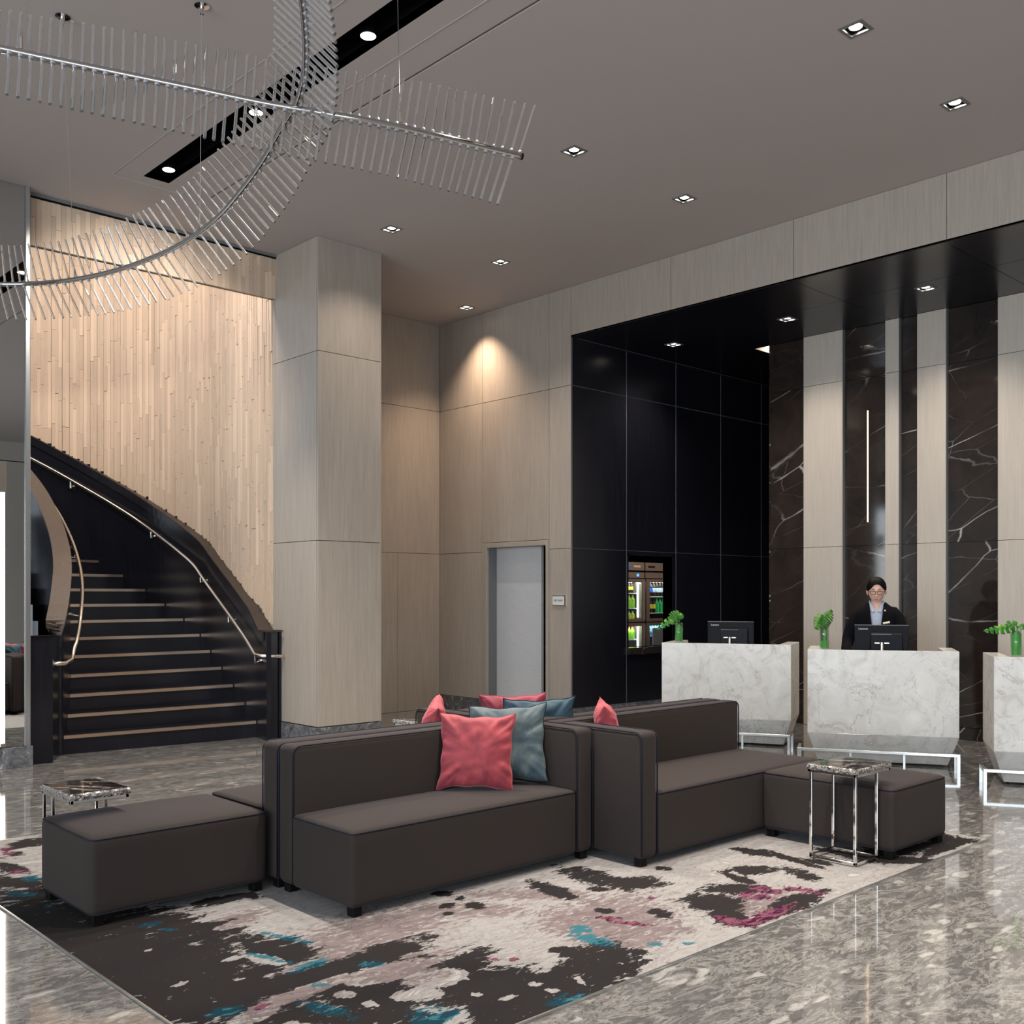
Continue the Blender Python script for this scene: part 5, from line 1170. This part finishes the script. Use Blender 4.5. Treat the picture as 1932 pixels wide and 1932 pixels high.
for sg in (-1, 1):
    wrist = chain(2, [((sg * .17, .0, 1.335), .055), ((sg * (.255 if sg < 0 else .235), -.02, 1.08), .042), ((sg * (.25 if sg < 0 else .20), -.20, .93), .028), ((sg * (.22 if sg < 0 else .17), -.29, .865), .026, .020)])
    palm = chain(wrist, [((sg * (.205 if sg < 0 else .155), -.345, .845), .034, .016)])
    bx = nodes[palm][0]
    for k, (dx, ln) in enumerate(((-.030, .070), (-.010, .080), (.010, .074), (.028, .058))):
        k1 = (bx[0] + dx, bx[1] - .035, bx[2] - .002); chain(palm, [(k1, .0088), ((k1[0] + dx * .1, k1[1] - ln * .5, k1[2] - .006), .0078), ((k1[0] + dx * .15, k1[1] - ln * .9, k1[2] - .028), .0068)])
    chain(wrist, [((bx[0] - sg * .036, bx[1] + .012, bx[2] - .006), .012), ((bx[0] - sg * .052, bx[1] - .022, bx[2] - .016), .0095), ((bx[0] - sg * .056, bx[1] - .045, bx[2] - .022), .008)])
    chain(0, [((sg * .09, 0, .84), .095, .095), ((sg * .10, -.01, .48), .058), ((sg * .10, .02, .10), .04), ((sg * .105, -.05, .045), .036, .028), ((sg * .108, -.15, .035), .034, .02)])
body = skin_graph(nodes, edges)
# head sculpted from a sphere
def sstep(a, b2, x): u = max(0, min(1, (x - a) / (b2 - a))); return u * u * (3 - 2 * u)
def gs(x, s_): return math.exp(-(x * x) / (s_ * s_))
def head_pt(th_, ph_):
    # th_: polar from top, ph_: 0 = front (-y)
    x = math.sin(th_) * math.sin(ph_); y = -math.sin(th_) * math.cos(ph_); z = math.cos(th_)
    hw, hd, hh = .0765, .094, .120
    fz = z; X = x * hw; Y = y * hd; Z = z * hh
    fr = max(0, -y)
    if fz < 0:
        k = (-fz); X *= 1 - .30 * k ** 1.3; 
        if y < 0: Y *= 1 - .10 * k ** 2
        else: Y *= 1 - .42 * k
    if y < 0: Y = -abs(Y) ** 1.0 * (1 - .05 * (abs(x)) ** 2)
    fw = sstep(.35, .9, fr)
    Y += -.020 * gs(X, .011 + .004 * sstep(.02, -.03, Z)) * sstep(.028, -.028, Z) * sstep(-.046, -.032, Z) * fw       # nose
    Y += -.004 * gs(X, .018) * gs(Z + .034, .008) * fw
    for s2 in (-1, 1):
        Y += .0095 * gs(X - s2 * .031, .017) * gs(Z - .010, .013) * fw                                      # sockets
        Y += -.0062 * gs(X - s2 * .031, .0115) * gs(Z - .007, .0075) * fw                                   # lids
        Y += -.0045 * gs(X - s2 * .031, .022) * gs(Z - .031, .008) * fw                                     # brow
        Y += -.004 * gs(X - s2 * .045, .018) * gs(Z + .022, .02) * fw                                       # cheekbone
    Y += -.0065 * gs(X, .022) * gs(Z + .060, .006) * fw - .0065 * gs(X, .019) * gs(Z + .072, .006) * fw + .003 * gs(X, .025) * gs(Z + .066, .0025) * fw
    Y += -.007 * gs(X, .020) * gs(Z + .101, .013) * fw
    return Vector((X, Y, Z))
hc = Vector((0, -.035, 1.540)); tilt = Matrix.Rotation(math.radians(9), 3, 'X')
def HP(v_): return hc + tilt @ v_
bm = bmesh.new(); bm.from_mesh(body)
NTH, NPH = 64, 80; ring_ = []
for i in range(1, NTH):
    ring_.append([bm.verts.new(HP(head_pt(PI * i / NTH, 2 * PI * j / NPH))) for j in range(NPH)])
tp = bm.verts.new(HP(head_pt(1e-4, 0))); bt = bm.verts.new(HP(head_pt(PI - 1e-4, 0)))
for a, b2 in zip(ring_, ring_[1:]):
    for j in range(NPH): bm.faces.new((a[j], a[(j + 1) % NPH], b2[(j + 1) % NPH], b2[j]))
for j in range(NPH): bm.faces.new((tp, ring_[0][(j + 1) % NPH], ring_[0][j])); bm.faces.new((bt, ring_[-1][j], ring_[-1][(j + 1) % NPH]))
for sg in (-1, 1):   # ears
    for i in range(9):
        pass
    ev = []
    for i in range(11):
        a = PI * i / 10; row = []
        for j in range(12):
            b2 = 2 * PI * j / 12; x = .009 * math.cos(b2) * math.sin(a); y = .017 * math.sin(b2) * math.sin(a); z = .032 * math.cos(a) * (1 - 0 * a)
            if i > 5: y *= .75
            v_ = Vector((sg * (.0795 + x + .006 * math.sin(a) + sg * 0), .004 + y, -.002 + z)); v_.x += sg * .35 * max(0, y); row.append(bm.verts.new(HP(v_)))
        ev.append(row)
    for a_, b_ in zip(ev, ev[1:]):
        for j in range(12): bm.faces.new((a_[j], a_[(j + 1) % 12], b_[(j + 1) % 12], b_[j]))
bmesh.ops.recalc_face_normals(bm, faces=bm.faces)
for f_ in bm.faces: f_.smooth = True
bm.to_mesh(body); bm.free(); body.materials.clear(); body.materials.append(M['skin']); link('body', body, man)
# hair cap with a side parting and full fringe swept off the brow
def hair_lim(ph_):
    a = abs(math.atan2(math.sin(ph_ - .10), math.cos(ph_ - .10)))
    return lerp_tab([(0, .84), (.3, .88), (.55, 1.0), (.80, 1.20), (1.05, 1.36), (1.35, 1.46), (1.75, 1.55), (2.2, 2.0), (3.2, 2.1)], a)[0]
rnd = random.Random(4); hm = MB(); rows = []
for i in range(0, 41):
    row = []
    for j in range(NPH + 1):
        ph_ = 2 * PI * j / NPH; front = math.cos(ph_); side_ = abs(math.sin(ph_))
        lim = hair_lim(ph_)
        th_ = max(.001, lim * i / 40); p = head_pt(th_, ph_); n_ = Vector((p.x / .0765 ** 2, p.y / .094 ** 2, p.z / .12 ** 2)).normalized()
        tk = .019 * (1 - .45 * (i / 40) ** 4) + .006 * max(0, math.cos(th_)) + .0022 * math.sin(ph_ * 17 + 3 * math.sin(th_ * 5)) * math.sin(th_) + .0012 * math.sin(ph_ * 41)
        row.append(tuple(HP(p + n_ * tk)))
    rows.append(row)
rows.append([tuple(HP(head_pt(hair_lim(2 * PI * j / NPH), 2 * PI * j / NPH))) for j in range(NPH + 1)])
hm.grid(rows).obj('hair', 'hair', man, smooth=True)
lp = MB()
for zc, s2, w_ in ((-.0605, 1, .021), (-.0715, -1, .018)):
    rws = []
    for i in range(-8, 9):
        u = i / 8; r_ = []
        for j in range(5):
            q = (j / 4 - .5); z = zc + q * .009 * (1 - u * u) + (.0015 * abs(u) if s2 > 0 else .001 * abs(u)); x = u * w_
            th_ = math.acos(max(-1, min(1, z / .12))); sx = x / (.0765 * (1 - .30 * (-z / .12) ** 1.3)) / math.sin(th_); p = head_pt(th_, math.asin(max(-1, min(1, sx)))); r_.append(tuple(HP(p + Vector((0, -.0012 - .0015 * (1 - (2 * q) ** 2) * (1 - u * u), 0)))))
        rws.append(r_)
    lp.grid(rws)
lp.obj('lips', 'lips', man, smooth=True)
ey = MB()
for s2 in (-1, 1):
    for pts in ([(.014, .0305), (.024, .036), (.036, .0365), (.048, .031)], ):
        q = [];
        for x, z in pts:
            th_ = math.acos(z / .12); p = head_pt(th_, math.asin(s2 * x / .0765 / math.sin(th_))); q.append(tuple(HP(p + Vector((0, -.001, 0)))))
        ey.tube(q, [.0018, .0032, .0028, .0012], 6)
ey.obj('eyebrows', 'hair', man, smooth=True)
ey = MB()
for s2 in (-1, 1):
    q = []
    for k in range(7):
        u = k / 6; x = .020 + .024 * u; z = .0035 - .0035 * math.sin(PI * u); th_ = math.acos(z / .12); p = head_pt(th_, math.asin(s2 * x / .0765 / math.sin(th_))); q.append(tuple(HP(p + Vector((0, -.0006, 0)))))
    ey.tube(q, .0012, 6)
ey.obj('eyelashes', 'eye_dark', man, smooth=True)
gl = MB()
for s2 in (-1, 1):
    q = []
    for x, z in ((.006, .017), (.012, .0205), (.045, .0205), (.053, .016), (.054, .004), (.047, -.0105), (.018, -.0125), (.009, -.006), (.006, .017)):
        q.append(tuple(HP(Vector((s2 * x, -.112 + .22 * x * x * 30 * .2 + .001, z)))))
    gl.tube(q, 0.0026, 6); gl.tube([HP(Vector((s2 * .054, -.106, .013))), HP(Vector((s2 * .078, -.085, .012))), HP(Vector((s2 * .080, .0, .010)))], .0018, 6)
gl.tube([HP(Vector((-.006, -.112, .014))), HP(Vector((0, -.115, .016))), HP(Vector((.006, -.112, .014)))], .0018, 6)
gl.obj('glasses', 'glasses_black', man, smooth=True)
# shirt, jacket, lapels
def torso(z, s_=1.0):   # half width, half depth, centre y
    T_ = [(.80, .165, .115, .0), (.95, .165, .118, .0), (1.10, .170, .118, .0), (1.25, .185, .122, .005), (1.33, .192, .112, .01), (1.365, .165, .098, .012), (1.392, .115, .080, .010), (1.43, .070, .068, .004)]
    a = lerp_tab(T_, z); return a
rows = []
for k in range(0, 22):
    z = .82 + (1.445 - .82) * k / 21; w_, d_2, cy_ = torso(z); w_ *= .95; d_2 *= .96
    rows.append([(w_ * math.sin(a), cy_ - d_2 * math.cos(a), z if z < 1.36 else z - .07 * max(0, math.cos(a)) ** 3 * (z - 1.36) / .085 * 1.0) for a in [2 * PI * j / 36 for j in range(37)]])
MB().grid(rows).obj('shirt', 'shirt', man, smooth=True)
cl = MB()
for s2 in (-1, 1):
    cl.add([(s2 * .008, -.098, 1.352), (s2 * .050, -.060, 1.432), (s2 * .066, -.035, 1.442), (s2 * .070, -.070, 1.385), (s2 * .042, -.110, 1.345)], [(0, 1, 2, 3, 4)])
    cl.add([(s2 * .050, -.060, 1.432), (s2 * .066, -.035, 1.442), (s2 * .060, .045, 1.455), (s2 * .066, .05, 1.40), (s2 * .072, -.070, 1.385)], [(0, 1, 2, 3, 4)])
co = cl.obj('shirt_collar', 'shirt', man); md = co.modifiers.new('solid', 'SOLIDIFY'); md.thickness = .004
rows = []
def vopen(z): return lerp_tab([(.80, .02), (1.02, .012), (1.14, .030), (1.20, .040), (1.30, .052), (1.40, .066), (1.445, .070)], z)[0]
for k in range(0, 30):
    z = .80 + (1.432 - .80) * k / 29; w_, d_2, cy_ = torso(z); w_ += .012; d_2 += .012; a0 = math.asin(min(.9, vopen(z) / w_))
    rows.append([(w_ * math.sin(a), cy_ - d_2 * math.cos(a), z) for a in [a0 + (2 * PI - 2 * a0) * j / 40 for j in range(41)]])
jk = MB().grid(rows)
for sg in (-1, 1):
    e = .262 if sg < 0 else .242; f_ = .262 if sg < 0 else .21
    jk.tube([(sg * .10, .01, 1.362), (sg * .150, .005, 1.348), (sg * .188, .0, 1.285), (sg * (e - .028), -.01, 1.18), (sg * e, -.02, 1.08), (sg * (f_ + .01), -.12, .99), (sg * (f_ - .02), -.25, .895)], [.036, .046, .056, .055, .052, .046, .040], 18)
jo = jk.obj('jacket', 'suit', man, smooth=True); md = jo.modifiers.new('solid', 'SOLIDIFY'); md.thickness = .006; md.offset = 1
lpm = MB()
for s2 in (-1, 1):
    pts = []
    for z, wi, wo in ((1.02, .012, .030), (1.12, .026, .062), (1.22, .042, .088), (1.30, .052, .100), (1.345, .058, .098), (1.35, .058, .070), (1.43, .068, .080)):
        w_, d_2, cy_ = torso(z); w_ += .021; d_2 += .021; r_ = []
        for x in (wi, (wi + wo) / 2, wo): r_.append((s2 * x, cy_ - d_2 * math.cos(math.asin(min(.95, x / w_))) - .002, z))
        pts.append(r_)
    lpm.grid(pts)
lo = lpm.obj('lapels', 'suit', man, smooth=False); md = lo.modifiers.new('solid', 'SOLIDIFY'); md.thickness = .004
MB().add([(.068, -.140, 1.352), (.088, -.136, 1.352), (.080, -.139, 1.368), (.074, -.140, 1.366)], [(0, 1, 2, 3)]).obj('lapel_pin', 'tag_gold', man).modifiers.new('solid', 'SOLIDIFY').thickness = .003
MB().add([(.060, -.148, 1.228), (.122, -.132, 1.240), (.120, -.132, 1.258), (.059, -.148, 1.246)], [(0, 1, 2, 3)]).obj('name_badge', 'tag_gold', man).modifiers.new('solid', 'SOLIDIFY').thickness = .003
for z in (1.20, 1.28):
    bt_ = MB().lathe([(.0005, 0), (.006, 0), (.005, .003), (.0005, .003)], (0, 0, 0), 12).obj('button', 'white_plastic', man); bt_.location = (.004, -.114, z); bt_.rotation_euler = (PI / 2, 0, 0)
for sg in (-1, 1):
    MB().tube([(sg * .075, 0, .93), (sg * .09, 0, .84), (sg * .10, -.01, .48), (sg * .10, .02, .08)], [.10, .105, .075, .062], 18).obj('trouser_leg', 'suit', man, smooth=True)
    MB().tube([(sg * .105, .06, .045), (sg * .105, -.02, .05), (sg * .107, -.12, .035), (sg * .11, -.19, .028)], [.036, .045, .040, .026], 14).obj('shoe', 'leg_black', man, smooth=True)
